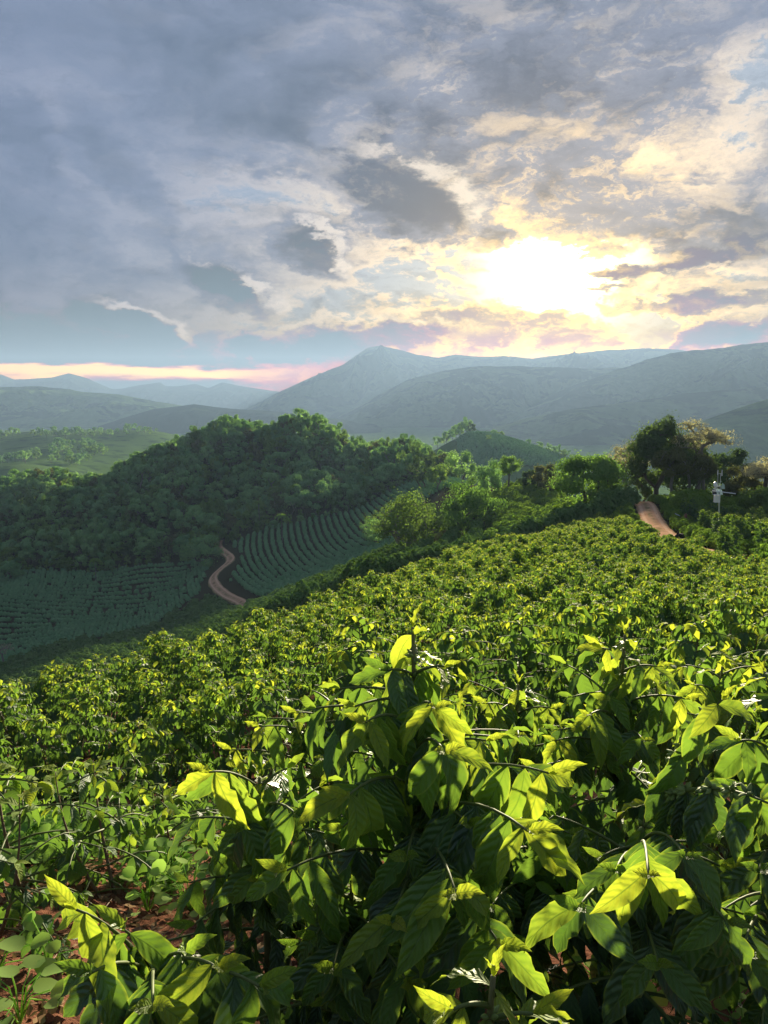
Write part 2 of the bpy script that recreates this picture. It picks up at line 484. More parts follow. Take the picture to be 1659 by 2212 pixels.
def road_mat():
    m, t, out = new_mat('red dirt track')
    uv = t.new('ShaderNodeUVMap').outputs[0]
    s = t.new('ShaderNodeSeparateXYZ'); t.put(s.inputs[0], uv)
    tc = t.new('ShaderNodeTexCoord').outputs['Object']
    n = t.noise(tc, 1.6, 8.0, 0.65)[0]
    n2 = t.noise(tc, 0.5, 5.0, 0.6, 1.0)[0]
    c = t.mix(n, (0.33, 0.185, 0.105), (0.55, 0.345, 0.215))
    c = t.mix(t.math('MULTIPLY', t.step(n2, 0.50, 0.68), 0.6), c, (0.22, 0.10, 0.07))
    e = t.math('ABSOLUTE', t.math('MULTIPLY_ADD', s.outputs[0], 2.0, -1.0))
    rut = t.math('ABSOLUTE', t.math('SUBTRACT', e, 0.5))
    c = t.mix(t.math('MULTIPLY', t.step(rut, 0.18, 0.05), 0.55), c, (0.62, 0.42, 0.28))
    c = t.mix(t.math('MULTIPLY', t.step(t.math('ADD', e, t.math('MULTIPLY', n, 0.7)), 1.0, 1.25), 0.9), c, (0.10, 0.11, 0.035))
    mid = t.math('MULTIPLY', t.step(e, 0.28, 0.08), t.step(n2, 0.42, 0.55))
    c = t.mix(t.math('MULTIPLY', mid, 0.6), c, (0.13, 0.13, 0.05))
    p = t.new('ShaderNodeBsdfPrincipled')
    t.put(p.inputs['Base Color'], c); p.inputs['Roughness'].default_value = 0.95
    p.inputs['Specular IOR Level'].default_value = 0.0
    bn = t.new('ShaderNodeBump'); bn.inputs['Strength'].default_value = 0.8; bn.inputs['Distance'].default_value = 0.08
    t.put(bn.inputs['Height'], n); t.put(p.inputs['Normal'], bn.outputs[0])
    t.put(out.inputs[0], p.outputs[0])
    return m

def hill_mat(name, forest, grass, amount, scale):
    m, t, out = new_mat(name)
    tc = t.new('ShaderNodeTexCoord').outputs['Object']
    n = t.noise(tc, scale, 8.0, 0.62, 0.6)[0]
    n2 = t.noise(tc, scale * 9, 5.0, 0.6)[0]
    c = t.mix(t.step(t.math('MULTIPLY_ADD', n2, 0.22, n), amount, amount + 0.06), forest, grass)
    c = t.mix(n2, c, tuple(x * 0.75 for x in forest))
    p = t.new('ShaderNodeBsdfPrincipled')
    t.put(p.inputs['Base Color'], c); p.inputs['Roughness'].default_value = 0.95
    p.inputs['Specular IOR Level'].default_value = 0.0
    t.put(out.inputs[0], p.outputs[0])
    return m

M = {}
M['leaf_hero'] = coffee_leaf_mat('coffee leaf', True)
M['leaf'] = coffee_leaf_mat('coffee foliage', False)
M['twig'] = simple_mat('green twig', (0.10, 0.13, 0.04), 0.6, scale=30)
M['stem_g'] = simple_mat('greenish coffee stem', (0.15, 0.15, 0.065), 0.7, scale=30, var=0.3)
M['bark_c'] = simple_mat('coffee bark', (0.16, 0.12, 0.085), 0.85, scale=40, var=0.35, bump=0.5)
M['bud'] = simple_mat('flower bud', (0.18, 0.24, 0.08), 0.7, scale=40)
M['bark'] = simple_mat('tree bark', (0.11, 0.09, 0.07), 0.9, scale=3, var=0.35, bump=0.5)
M['bark_pale'] = simple_mat('pale tree bark', (0.20, 0.18, 0.15), 0.9, scale=3, var=0.3, bump=0.5)
M['fol_dark'] = foliage_mat('dark tree leaves', (0.044, 0.080, 0.034), (0.10, 0.145, 0.052), 0.32)
M['fol_mid'] = foliage_mat('green tree leaves', (0.08, 0.165, 0.045), (0.19, 0.27, 0.07), 0.36)
M['fol_light'] = foliage_mat('light tree leaves', (0.065, 0.115, 0.032), (0.14, 0.20, 0.055), 0.35)
M['fol_brown'] = foliage_mat('brownish tree leaves', (0.075, 0.085, 0.038), (0.16, 0.16, 0.070), 0.3)
M['fol_pale'] = foliage_mat('pale blossom and dry leaves', (0.22, 0.20, 0.15), (0.36, 0.33, 0.26), 0.25)
M['fol_forest'] = foliage_mat('forest leaves', (0.095, 0.215, 0.098), (0.27, 0.40, 0.16), 0.30)
M['fol_far'] = foliage_mat('hedge leaves', (0.14, 0.30, 0.14), (0.23, 0.40, 0.19), 0.06)
M['fol_strip'] = foliage_mat('strip hedge leaves', (0.075, 0.15, 0.048), (0.15, 0.235, 0.07), 0.12)
M['fol_sun'] = foliage_mat('sunny hedge leaves', (0.075, 0.145, 0.034), (0.18, 0.25, 0.050), 0.36)
M['weed'] = foliage_mat('pale weed leaves', (0.10, 0.20, 0.05), (0.24, 0.34, 0.11), 0.42, rough=0.6)
M['grass'] = foliage_mat('dry and green grass', (0.13, 0.17, 0.04), (0.30, 0.28, 0.10), 0.35)
M['litter'] = foliage_mat('dry fallen leaves', (0.10, 0.06, 0.035), (0.32, 0.22, 0.13), 0.1)
M['ground'] = ground_mat()
M['road'] = road_mat()
M['white'] = simple_mat('white enamel', (0.74, 0.75, 0.76), 0.35, scale=5, var=0.05)
M['steel'] = simple_mat('galvanised steel', (0.46, 0.50, 0.50), 0.45, 0.6, scale=12)
M['panel'] = simple_mat('solar cell', (0.03, 0.03, 0.045), 0.2, scale=6)
M['panel_back'] = simple_mat('panel back sheet', (0.42, 0.55, 0.52), 0.5, scale=6)
M['char'] = simple_mat('charred wood', (0.012, 0.011, 0.010), 0.9, scale=9)
M['rust'] = simple_mat('reddish dead wood', (0.16, 0.075, 0.05), 0.9, scale=9, var=0.4)
M['tin'] = simple_mat('grey sheet metal', (0.45, 0.46, 0.47), 0.5, 0.3, scale=4)
M['hill_far'] = hill_mat('far ridge cover', (0.035, 0.055, 0.035), (0.07, 0.10, 0.05), 0.66, 0.004)
M['hill_green'] = hill_mat('pasture hill cover', (0.028, 0.055, 0.03), (0.13, 0.21, 0.07), 0.52, 0.006)
M['hill_main'] = hill_mat('mountain cover', (0.020, 0.036, 0.022), (0.12, 0.17, 0.07), 0.58, 0.006)

# ------------------------------------------------------------------ terrain
CTRL = []   # x, y, z of the ground
def cp(u, v, d, h=0.0):
    p = at(u, v, d); CTRL.append((p[0], p[1], p[2] - h))
def cz(u, d, z):
    CTRL.append((ray(u, 1000)[0] * d, d, z))
for x, y, z in [(0, .7, -1.62), (-.7, 1.6, -1.72), (.8, 1.6, -1.68), (0, 2.4, -1.86), (-1.5, 3.0, -2.02), (1.5, 3.0, -2.1), (-3.2, 4.5, -2.5), (3, 4.2, -2.5), (0, 4.2, -2.42)]:
    CTRL.append((x, y, z))
# sunlit slope
for u, v, d, h in [(1500, 1300, 11, 1.1), (1200, 1300, 11, 1.1), (1000, 1400, 7, 1.0), (1500, 1400, 6.5, 1.0), (900, 1300, 14, 1.1), (1200, 1200, 28, 1.1), (1450, 1215, 26, 1.1),
                   (830, 1240, 30, 1.1), (600, 1320, 20, 1.1), (300, 1400, 14, 1.0), (0, 1480, 10.5, 1.0), (-250, 1560, 9, 1.0), (1050, 1168, 48, 1.1), (1250, 1125, 62, 1.1),
                   (400, 1520, 6.5, 1.0), (100, 1600, 6.0, .9), (1760, 1300, 10.5, 1.1), (1659, 1245, 30, 0), (1560, 1192, 44, 0), (1480, 1187, 45, 0), (1440, 1155, 55, 0), (1400, 1100, 75, 0), (1392, 1085, 86, 0),
                   (1600, 1100, 65, 2), (1850, 1110, 60, 2), (1640, 1100, 90, 0), (1300, 1098, 76, 1.4), (1440, 1087, 90, 0)]:
    cp(u, v, d, h)
# past the crest, lower strip
for u, v, d, h in [(1000, 1192, 66, 1.6), (850, 1218, 85, 1.6), (600, 1295, 110, 1.6), (200, 1412, 128, 1.6), (0, 1455, 138, 1.6), (-250, 1520, 145, 1.6), (880, 1200, 110, 0), (1015, 1155, 115, 0),
                   (480, 1262, 192, 0), (650, 1230, 180, 1.6), (800, 1150, 200, 1.6), (900, 1060, 228, 1.6), (700, 1120, 235, 0), (560, 1150, 237, 0), (480, 1190, 222, 0), (400, 1222, 225, 0),
                   (150, 1300, 206, 1.5), (0, 1400, 176, 1.5), (0, 1290, 213, 1.5), (300, 1330, 189, 1.5), (100, 1232, 245, 0), (300, 1216, 235, 0), (-250, 1300, 216, 1.5), (-250, 1240, 250, 0),
                   (680, 884, 330, 10), (480, 908, 325, 10), (300, 968, 318, 10), (100, 1013, 312, 9), (0, 1038, 308, 9), (-250, 1060, 308, 9), (870, 938, 318, 10), (950, 968, 300, 10),
                   (500, 1050, 278, 10), (250, 1105, 270, 10), (750, 1000, 280, 10), (0, 1140, 272, 10),
                   (1000, 1042, 230, 1.6), (1100, 1072, 130, 1.6), (1200, 1060, 140, 1.6), (1300, 1070, 100, 1.6), (1180, 1112, 93, 1.6), (1000, 1110, 160, 1.6), (1100, 1050, 170, 0), (1200, 1045, 165, 0),
                   (1080, 942, 620, 2), (1010, 918, 640, 8), (1230, 987, 560, 4), (960, 945, 600, 8), (1110, 1000, 480, 1)]:
    cp(u, v, d, h)
for u, d, z in [(680, 440, -62), (300, 420, -78), (0, 400, -82), (-250, 400, -85), (900, 410, -58), (1100, 350, -47), (1080, 820, -85), (1300, 160, -27), (1500, 160, -28), (1640, 160, -28), (1900, 160, -28),
                (1300, 400, -60), (1500, 400, -65), (1640, 400, -65), (1900, 400, -65), (1250, 700, -75), (1500, 900, -85), (1800, 900, -85), (1000, 1000, -88), (650, 900, -88),
                (500, 60, -19), (300, 60, -24), (0, 60, -27), (700, 60, -16), (-250, 60, -30), (400, 700, -85), (500, 1400, -80), (1000, 1500, -80), (1500, 1500, -80)]:
    cz(u, d, z)
for u, v, d in [(60, 948, 1000), (0, 1002, 800), (30, 1026, 600), (150, 1022, 660), (200, 962, 950), (350, 932, 1150), (-250, 1020, 620), (-250, 950, 1000), (250, 1000, 780)]:
    cp(u, v, d)
CTRL = np.array(CTRL)
AZS = 3.2
def tx(x, y):
    r = np.hypot(x, y)
    az = np.arctan2(x, y)
    a = np.abs(az)
    az = np.where(a > 0.8, np.sign(az) * 0.8 * np.cos(np.clip((a - 0.8) / (pi - 0.8), 0, 1) * pi / 2), az)
    return az * AZS, np.log(np.clip(r, 0.5, 1600)), r
def tps(r2):
    return 0.5 * r2 * np.log(r2 + 1e-9)
def fit():
    a, l, r = tx(CTRL[:, 0], CTRL[:, 1])
    val = (CTRL[:, 2] + 1.6) / r
    n = len(val)
    K = tps((a[:, None] - a) ** 2 + (l[:, None] - l) ** 2) + np.eye(n) * 2e-4
    Pm = np.stack([np.ones(n), a, l], 1)
    A = np.block([[K, Pm], [Pm.T, np.zeros((3, 3))]])
    w = np.linalg.solve(A, np.concatenate([val, np.zeros(3)]))
    return a, l, w
_ca, _cl, _w = fit()
def ground_z(x, y):
    x = np.asarray(x, float); y = np.asarray(y, float)
    sh = x.shape
    x = x.ravel(); y = y.ravel()
    a, l, r = tx(x, y)
    out = np.empty(len(x))
    for i in range(0, len(x), 20000):
        s = slice(i, i + 20000)
        out[s] = tps((a[s, None] - _ca) ** 2 + (l[s, None] - _cl) ** 2) @ _w[:-3] + _w[-3] + _w[-2] * a[s] + _w[-1] * l[s]
    z = out * np.minimum(r, 1600) - 1.6
    k = np.clip((r - 1100) / 700, 0, 1); k = k * k * (3 - 2 * k)
    z = z * (1 - k) + (-80.0) * k
    # small unevenness
    z += 0.035 * np.sin(x * 2.3 + 1.3 * np.sin(y * 1.7)) * np.sin(y * 2.1 + np.sin(x * 1.1)) * np.clip(r / 3, 0.3, 1) + np.clip(r / 300, 0, 1) * 0.8 * np.sin(x * .043 + 2 * np.sin(y * .021)) * np.sin(y * .051)
    return z.reshape(sh)
def gz(x, y):
    return float(ground_z(np.array([x]), np.array([y]))[0])
def hit(u, v, d0=1.0, d1=1500.0, h=0.0):
    """first point of the ground (raised by h) met by the line of sight through (u, v)"""
    x, z = ray(u, v)
    d = np.exp(np.linspace(math.log(d0), math.log(d1), 1500))
    g = ground_z(x * d, d) + h
    k = np.nonzero(g >= z * d)[0]
    i = k[0] if len(k) else len(d) - 1
    return np.array([x * d[i], d[i], g[i] - h])
def inside(px, py, poly):
    poly = np.asarray(poly)
    r = np.zeros(len(px), bool)
    j = len(poly) - 1
    for i in range(len(poly)):
        xi, yi = poly[i]; xj, yj = poly[j]
        c = ((yi > py) != (yj > py)) & (px < (xj - xi) * (py - yi) / (yj - yi + 1e-12) + xi)
        r ^= c
        j = i
    return r
def upoly(pts):
    """polygon given as (picture column, distance)"""
    return [(ray(u, 1100)[0] * d, d) for u, d in pts]

FOREST = upoly([(-330, 275), (-150, 262), (0, 254), (100, 245), (180, 240), (300, 235), (420, 228), (470, 232), (560, 238), (640, 234), (700, 236), (800, 246), (900, 256), (960, 268), (985, 300), (960, 335), (870, 355), (680, 372), (300, 362), (0, 358), (-330, 358)])

def build_ground():
    rr = [0.35]
    while rr[-1] < 6000: rr.append(rr[-1] * (1.022 if rr[-1] < 1500 else 1.06) + 0.004)
    rr = np.array(rr)
    fine = np.linspace(-0.72, 0.72, 380)
    coarse = np.linspace(0.72, 2 * pi - 0.72, 70)[1:-1]
    az = np.concatenate([fine, coarse])
    R, A = np.meshgrid(rr, az, indexing='ij')
    X, Y = R * np.sin(A), R * np.cos(A)
    Zg = ground_z(X, Y)
    n, m = X.shape
    V = np.stack([X, Y, Zg], -1).reshape(-1, 3)
    V = np.vstack([V, [[0, 0, -1.6]]])
    i = np.arange(n - 1)[:, None] * m; j = np.arange(m)[None, :]; k = (j + 1) % m
    F = np.stack([i + j, i + m + j, i + m + k, i + k], -1).reshape(-1, 4)
    cpt = n * m
    F3 = [(cpt, a, (a + 1) % m) for a in range(m)]
    mb = MB(); mb.add(V, F, F3)
    me = mb.mesh('ground', [M['ground']])
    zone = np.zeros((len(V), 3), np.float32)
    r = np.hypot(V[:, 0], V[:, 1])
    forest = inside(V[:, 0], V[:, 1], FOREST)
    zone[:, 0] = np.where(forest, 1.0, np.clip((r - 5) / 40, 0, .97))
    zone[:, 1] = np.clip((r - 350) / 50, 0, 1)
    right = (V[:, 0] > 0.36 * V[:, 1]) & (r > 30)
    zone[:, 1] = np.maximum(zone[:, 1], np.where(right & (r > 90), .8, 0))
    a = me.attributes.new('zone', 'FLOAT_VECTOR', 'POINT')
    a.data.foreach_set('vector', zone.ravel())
    g = obj('ground', me, kind='structure')
    g['label'] = 'red soil slope, valley and green pasture under the coffee fields'
build_ground()

# ------------------------------------------------------------------ mountains
def fbm(x, y, seed, octv=5, gain=0.5, ridged=False):
    rs = np.random.default_rng(seed)
    out = np.zeros_like(x); a = 1.0; f = 1.0
    for o in range(octv):
        v = np.zeros_like(x)
        for k in range(4):
            th = rs.uniform(0, 2 * pi); ph = rs.uniform(0, 2 * pi); q = rs.uniform(.7, 1.4)
            v += np.sin((x * cos(th) + y * sin(th)) * f * q + ph + 1.3 * np.sin((x * sin(th) - y * cos(th)) * f * .6 * q + ph * 2))
        v /= 4 * 0.7
        out += a * ((1 - 2 * np.abs(v)) if ridged else v)
        a *= gain; f *= 2.03
    return out
def ridge(name, label, prof, d, base, front, back, mat, seed, rough=1.0, n=520, m=72, spur=0.5, jag=0.004):
    """a mountain: crest line prof [(u, v)] at distance d, slopes with spurs on both sides"""
    prof = np.array(prof, float)
    us = np.linspace(prof[0, 0], prof[-1, 0], n)
    k = np.interp(us, prof[:, 0], prof[:, 1])
    # smooth the polyline a little
    ker = np.hanning(7); ker /= ker.sum()
    k = np.convolve(np.pad(k, 3, mode='edge'), ker, 'valid')
    xr = np.array([ray(u, v)[0] for u, v in zip(us, k)]); zr = np.array([ray(u, v)[1] for u, v in zip(us, k)])
    t = np.concatenate([np.linspace(-1, 0, m), np.linspace(0, 1, 14)[1:]])
    U, T = np.meshgrid(np.arange(n), t, indexing='ij')
    zc = zr * d
    H = np.maximum(zc - base, 2.0)[:, None]
    dist = d + np.where(T < 0, T * front, T * back)
    X = xr[:, None] * dist; Y = dist.copy()
    q = np.abs(T)
    w = fbm(X / 260., Y / 420., seed, 3)
    p = 1.0 + .45 * spur * w * np.minimum(q * 4, 1)
    shape = np.clip(1 - q, 0, 1) ** np.clip(p, .55, 1.7)
    Z = base + H * shape
    rid = fbm(X / 120., Y / 230., seed + 5, 5, 0.55, True)
    Z += H * 0.17 * rough * rid * np.clip(q * (1 - q) * 4, 0, 1) ** 2 
    Z += jag * d * 0.13 * fbm(X / 30., Y / 30., seed + 9, 4, .6) * np.clip(1 - q * 7, 0, 1) * (H / H.max())
    Z = np.where(q > 0.97, base - 4, Z)
    V = np.stack([X, Y, Z], -1).reshape(-1, 3)
    mm = len(t)
    i = np.arange(n - 1)[:, None] * mm; j = np.arange(mm - 1)[None, :]
    F = np.stack([i + j, i + mm + j, i + mm + j + 1, i + j + 1], -1).reshape(-1, 4)
    mb = MB(); mb.add(V, F)
    o = obj(name, mb.mesh(name, [mat]), kind='structure')
    o['label'] = label
B0 = -84
ridge('far_ridge', 'blue far ridge with small peaks on the left horizon', [(-400, 830), (-60, 812), (0, 808), (30, 820), (70, 818), (115, 815), (150, 806), (190, 818), (240, 840), (262, 840), (300, 832), (345, 826), (358, 834), (385, 834), (420, 829), (450, 838), (480, 826), (520, 834), (575, 842), (640, 852), (760, 862)], 5200, B0, 900, 600, M['hill_far'], 11, 0.8, jag=.002)
ridge('pasture_hill', 'hazy green hills below the blue ridge', [(-500, 850), (-100, 842), (0, 836), (90, 834), (180, 846), (260, 852), (340, 868), (420, 880), (520, 890), (640, 905), (760, 925)], 3000, B0, 560, 600, M['hill_green'], 23, 1.0, spur=.8, jag=.003)
ridge('low_hill', 'low hazy hill in front of the green hills', [(200, 925), (260, 905), (330, 884), (420, 874), (520, 884), (640, 892), (760, 910), (850, 935)], 2300, B0, 300, 400, M['hill_far'], 29, 1.0, jag=.003)
ridge('main_mountain', 'blue peaked mountain below the sun', [(420, 930), (520, 890), (600, 848), (680, 812), (740, 788), (770, 768), (795, 751), (820, 747), (860, 755), (900, 766), (945, 773), (985, 766), (1040, 771), (1090, 769), (1150, 775), (1200, 768), (1250, 762), (1320, 756), (1400, 752), (1470, 756), (1560, 770), (1700, 780), (1900, 790)], 4600, B0, 1000, 800, M['hill_main'], 37, 1.0, spur=.75, jag=.004)
ridge('middle_mountain', 'forested spur in front of the peaked mountain', [(640, 960), (720, 905), (800, 862), (880, 820), (960, 800), (1040, 790), (1150, 792), (1280, 796), (1400, 792), (1500, 800), (1700, 800), (1900, 800)], 3100, B0, 620, 500, M['hill_main'], 41, 1.0, spur=.8, jag=.004)
ridge('right_mountain', 'dark blue mountain rising to the right edge', [(1040, 960), (1110, 900), (1180, 858), (1250, 828), (1330, 800), (1400, 776), (1450, 762), (1500, 757), (1560, 752), (1620, 742), (1700, 735), (1900, 730), (2100, 740)], 2700, B0, 560, 400, M['hill_main'], 53, 1.0, spur=.8, jag=.005)
ridge('near_spur', 'nearer wooded spur on the right', [(1000, 955), (1060, 925), (1130, 905), (1230, 884), (1330, 872), (1400, 862), (1480, 850), (1560, 842), (1659, 836), (1800, 825), (2000, 820)], 1900, B0, 400, 260, M['hill_main'], 61, 1.0, spur=.7, jag=.005)
ridge('green_spur', 'pale green foot of the right mountain', [(1300, 985), (1380, 952), (1450, 930), (1530, 905), (1600, 880), (1659, 862), (1760, 840), (1950, 820)], 1150, B0, 260, 200, M['hill_green'], 67, 1.0, spur=.7, jag=.004)

# ------------------------------------------------------------------ roads
def road(name, label, path, width, lift, seg):
    P = np.array([p[:2] for p in path], float)
    d = np.concatenate([[0], np.cumsum(np.hypot(*np.diff(P, axis=0).T))])
    s = np.arange(0, d[-1], seg)
    # smooth curve through the points
    from numpy import interp
    x, y = interp(s, d, P[:, 0]), interp(s, d, P[:, 1])
    ker = np.hanning(15); ker /= ker.sum()
    pad = 7
    xs = np.convolve(np.pad(x, pad, mode='edge'), ker, 'valid'); ys = np.convolve(np.pad(y, pad, mode='edge'), ker, 'valid')
    tx_, ty_ = np.gradient(xs), np.gradient(ys)
    L = np.hypot(tx_, ty_) + 1e-9
    nx, ny = ty_ / L, -tx_ / L
    cols = 9
    V = []; UV = []
    for c in range(cols):
        f = c / (cols - 1) * 2 - 1
        wob = 1 + 0.10 * np.sin(s * .7 + c) * (abs(f) > .9)
        px, py = xs + nx * f * width / 2 * wob, ys + ny * f * width / 2 * wob
        rut = -0.05 * np.exp(-((abs(f) - .5) / .18) ** 2)
        z = ground_z(px, py) + lift + rut + 0.02 * np.sin(s * 1.9 + c * 2)
        if c in (0, cols - 1): z = z - lift - 0.15
        V.append(np.stack([px, py, z], -1)); UV.append(np.stack([np.full(len(s), (f + 1) / 2), s], -1))
    V = np.stack(V, 1).reshape(-1, 3); UV = np.stack(UV, 1).reshape(-1, 2)
    i = np.arange(len(s) - 1)[:, None] * cols; j = np.arange(cols - 1)[None, :]
    F = np.stack([i + j, i + j + 1, i + cols + j + 1, i + cols + j], -1).reshape(-1, 4)
    mb = MB(); mb.add(V, F, uv=UV)
    o = obj(name, mb.mesh(name, [M['road']]), kind='structure'); o['label'] = label
    return np.stack([xs, ys], -1)
ROAD1 = road('dirt_road', 'red dirt track climbing to the tree cluster', [hit(u, v, 20, 140) for u, v in [(1600, 1205), (1530, 1196), (1478, 1184), (1448, 1165), (1424, 1145), (1408, 1122), (1400, 1104), (1396, 1092), (1385, 1086), (1368, 1082)]], 2.4, 0.08, 0.6)
ROAD2 = road('valley_road', 'pale red track winding through the valley fields', [hit(u, v, 100, 400) for u, v in [(540, 1318), (520, 1300), (490, 1288), (470, 1272), (460, 1258), (458, 1246), (468, 1236), (490, 1222), (503, 1208), (490, 1198), (474, 1188), (470, 1176), (478, 1166)]], 3.0, 0.25, 1.0)
def near_path(px, py, path):
    return np.min(np.hypot(px[:, None] - path[None, :, 0], py[:, None] - path[None, :, 1]), 1)

# ------------------------------------------------------------------ trees
def cards(mb, C, size, up=0.35, mat=0, asp=0.74, rg=None, droop=0.0, out=None):
    """leaf-sized folded faces at points C"""
    rg = rg or rng
    n = len(C)
    N = rg.normal(size=(n, 3)); N /= np.linalg.norm(N, axis=1)[:, None]
    if out is None:
        N[:, 2] = np.abs(N[:, 2]) + up
    else:
        N = N * .36 + out / (np.linalg.norm(out, axis=1)[:, None] + 1e-6) * 1.1 + np.array([0, 0, up])
    N /= np.linalg.norm(N, axis=1)[:, None]
    A = np.cross(N, rg.normal(size=(n, 3))); A /= np.linalg.norm(A, axis=1)[:, None] + 1e-9
    A[:, 2] -= droop; A /= np.linalg.norm(A, axis=1)[:, None] + 1e-9
    B = np.cross(N, A); B /= np.linalg.norm(B, axis=1)[:, None] + 1e-9
    s = (size * rg.uniform(.6, 1.3, n))[:, None]
    V = np.stack([C - A * s * .5, C + B * s * .5 * asp - N * s * .10, C + A * s * .5 - N * s * .12, C - B * s * .5 * asp - N * s * .10], 1).reshape(-1, 3)
    F = np.arange(n * 4).reshape(-1, 4)
    mb.add(V, F, mat=mat)

def grow(attr, base, trunk_top, rg, lean=0.0, r0=None, min_r=0.02):
    """skeleton from the trunk to every attractor; returns node positions, parents, radii"""
    nodes = [np.array(base, float)]; par = [-1]
    steps = 5
    for k in range(1, steps + 1):
        f = k / steps
        nodes.append(np.array(base) * (1 - f) + np.array(trunk_top) * f + rg.normal(size=3) * [.03, .03, 0] * np.linalg.norm(np.array(trunk_top) - base))
        par.append(len(nodes) - 2)
    order = np.argsort(np.linalg.norm(attr - trunk_top, axis=1))
    leafnode = []
    for i in order:
        a = attr[i]
        N = np.array(nodes[steps - 1:])
        dv = a - N
        dd = np.linalg.norm(dv, axis=1) + 0.9 * np.maximum(0, N[:, 2] - a[2])
        j = int(np.argmin(dd)) + steps - 1
        p = nodes[j]
        L = np.linalg.norm(a - p)
        k = max(1, min(3, int(L / 0.9)))
        last = j
        for s in range(1, k + 1):
            f = s / k
            q = p * (1 - f) + a * f
            if s < k: q = q + rg.normal(size=3) * 0.10 * L + np.array([0, 0, 0.10 * L * sin(f * pi)])
            nodes.append(q); par.append(last); last = len(nodes) - 1
        leafnode.append(last)
    n = len(nodes)
    w = np.zeros(n)
    for l in leafnode: w[l] += 1
    for i in range(n - 1, 0, -1): w[par[i]] += w[i]
    rad = np.maximum(min_r, np.sqrt(w / w[0]) * (r0 or 0.3))
    rad[0] *= 1.35
    return np.array(nodes), par, rad

def skeleton_mesh(mb, nodes, par, rad, sides=5):
    ch = [[] for _ in nodes]
    for i, p in enumerate(par):
        if p >= 0: ch[p].append(i)
    starts = [(0, None)]
    while starts:
        i, frm = starts.pop()
        line = [frm, i] if frm is not None else [i]
        while ch[i]:
            nx = max(ch[i], key=lambda c: rad[c])
            for c in ch[i]:
                if c != nx: starts.append((c, i))
            line.append(nx); i = nx
        if len(line) > 1:
            r = rad[line].copy()
            if frm is not None: r[0] = min(r[0], r[1] * 1.25)
            mb.tube(nodes[line], r, sides)

def crown_points(n, H, W, z0, rg, shape='round', lobes=7):
    """attractors spread over uneven lobes of a crown"""
    P = []
    L = []
    for k in range(lobes):
        th = k * 2.4 + rg.uniform(-.4, .4)
        f = (k + .5) / lobes
        if shape in ('dome', 'round', 'tall'):
            mx = {'dome': 1.75, 'round': 2.25, 'tall': 2.5}[shape]
            ph = math.acos(1 - f * (1 - cos(mx))) * rg.uniform(.85, 1.12)
            zc = z0 + (H - z0) * {'dome': .28, 'round': .48, 'tall': .5}[shape]
            k1 = rg.uniform(.55, .82)
            rr = W * .5 * k1 * sin(ph)
            zz = zc + (H - zc) * rg.uniform(.62, .88) * cos(ph)
            sr = W * rg.uniform(.14, .22); sz = (H - z0) * rg.uniform(.12, .20)
        else:
            rr = W * .5 * math.sqrt(f) * rg.uniform(.7, 1.0) * .85
            zz = z0 + (H - z0) * (rg.uniform(.55, .95) - .25 * f); sr = W * rg.uniform(.14, .22); sz = (H - z0) * rg.uniform(.12, .24)
        L.append((rr * cos(th), rr * sin(th), zz, sr, sz))
    for i in range(n):
        x, y, z, sr, sz = L[i % lobes]
        v = rg.normal(size=3); v /= np.linalg.norm(v)
        v *= rg.uniform(.4, 1.0) ** .5
        if v[2] < -.5: v[2] *= .5
        P.append((x + v[0] * sr, y + v[1] * sr, z + v[2] * sz))
    P = np.array(P)
    P[:, 2] = np.clip(P[:, 2], z0 * .7, None)
    P[:, 2] *= H / max(P[:, 2].max() + .02 * H, 1e-3)
    return P

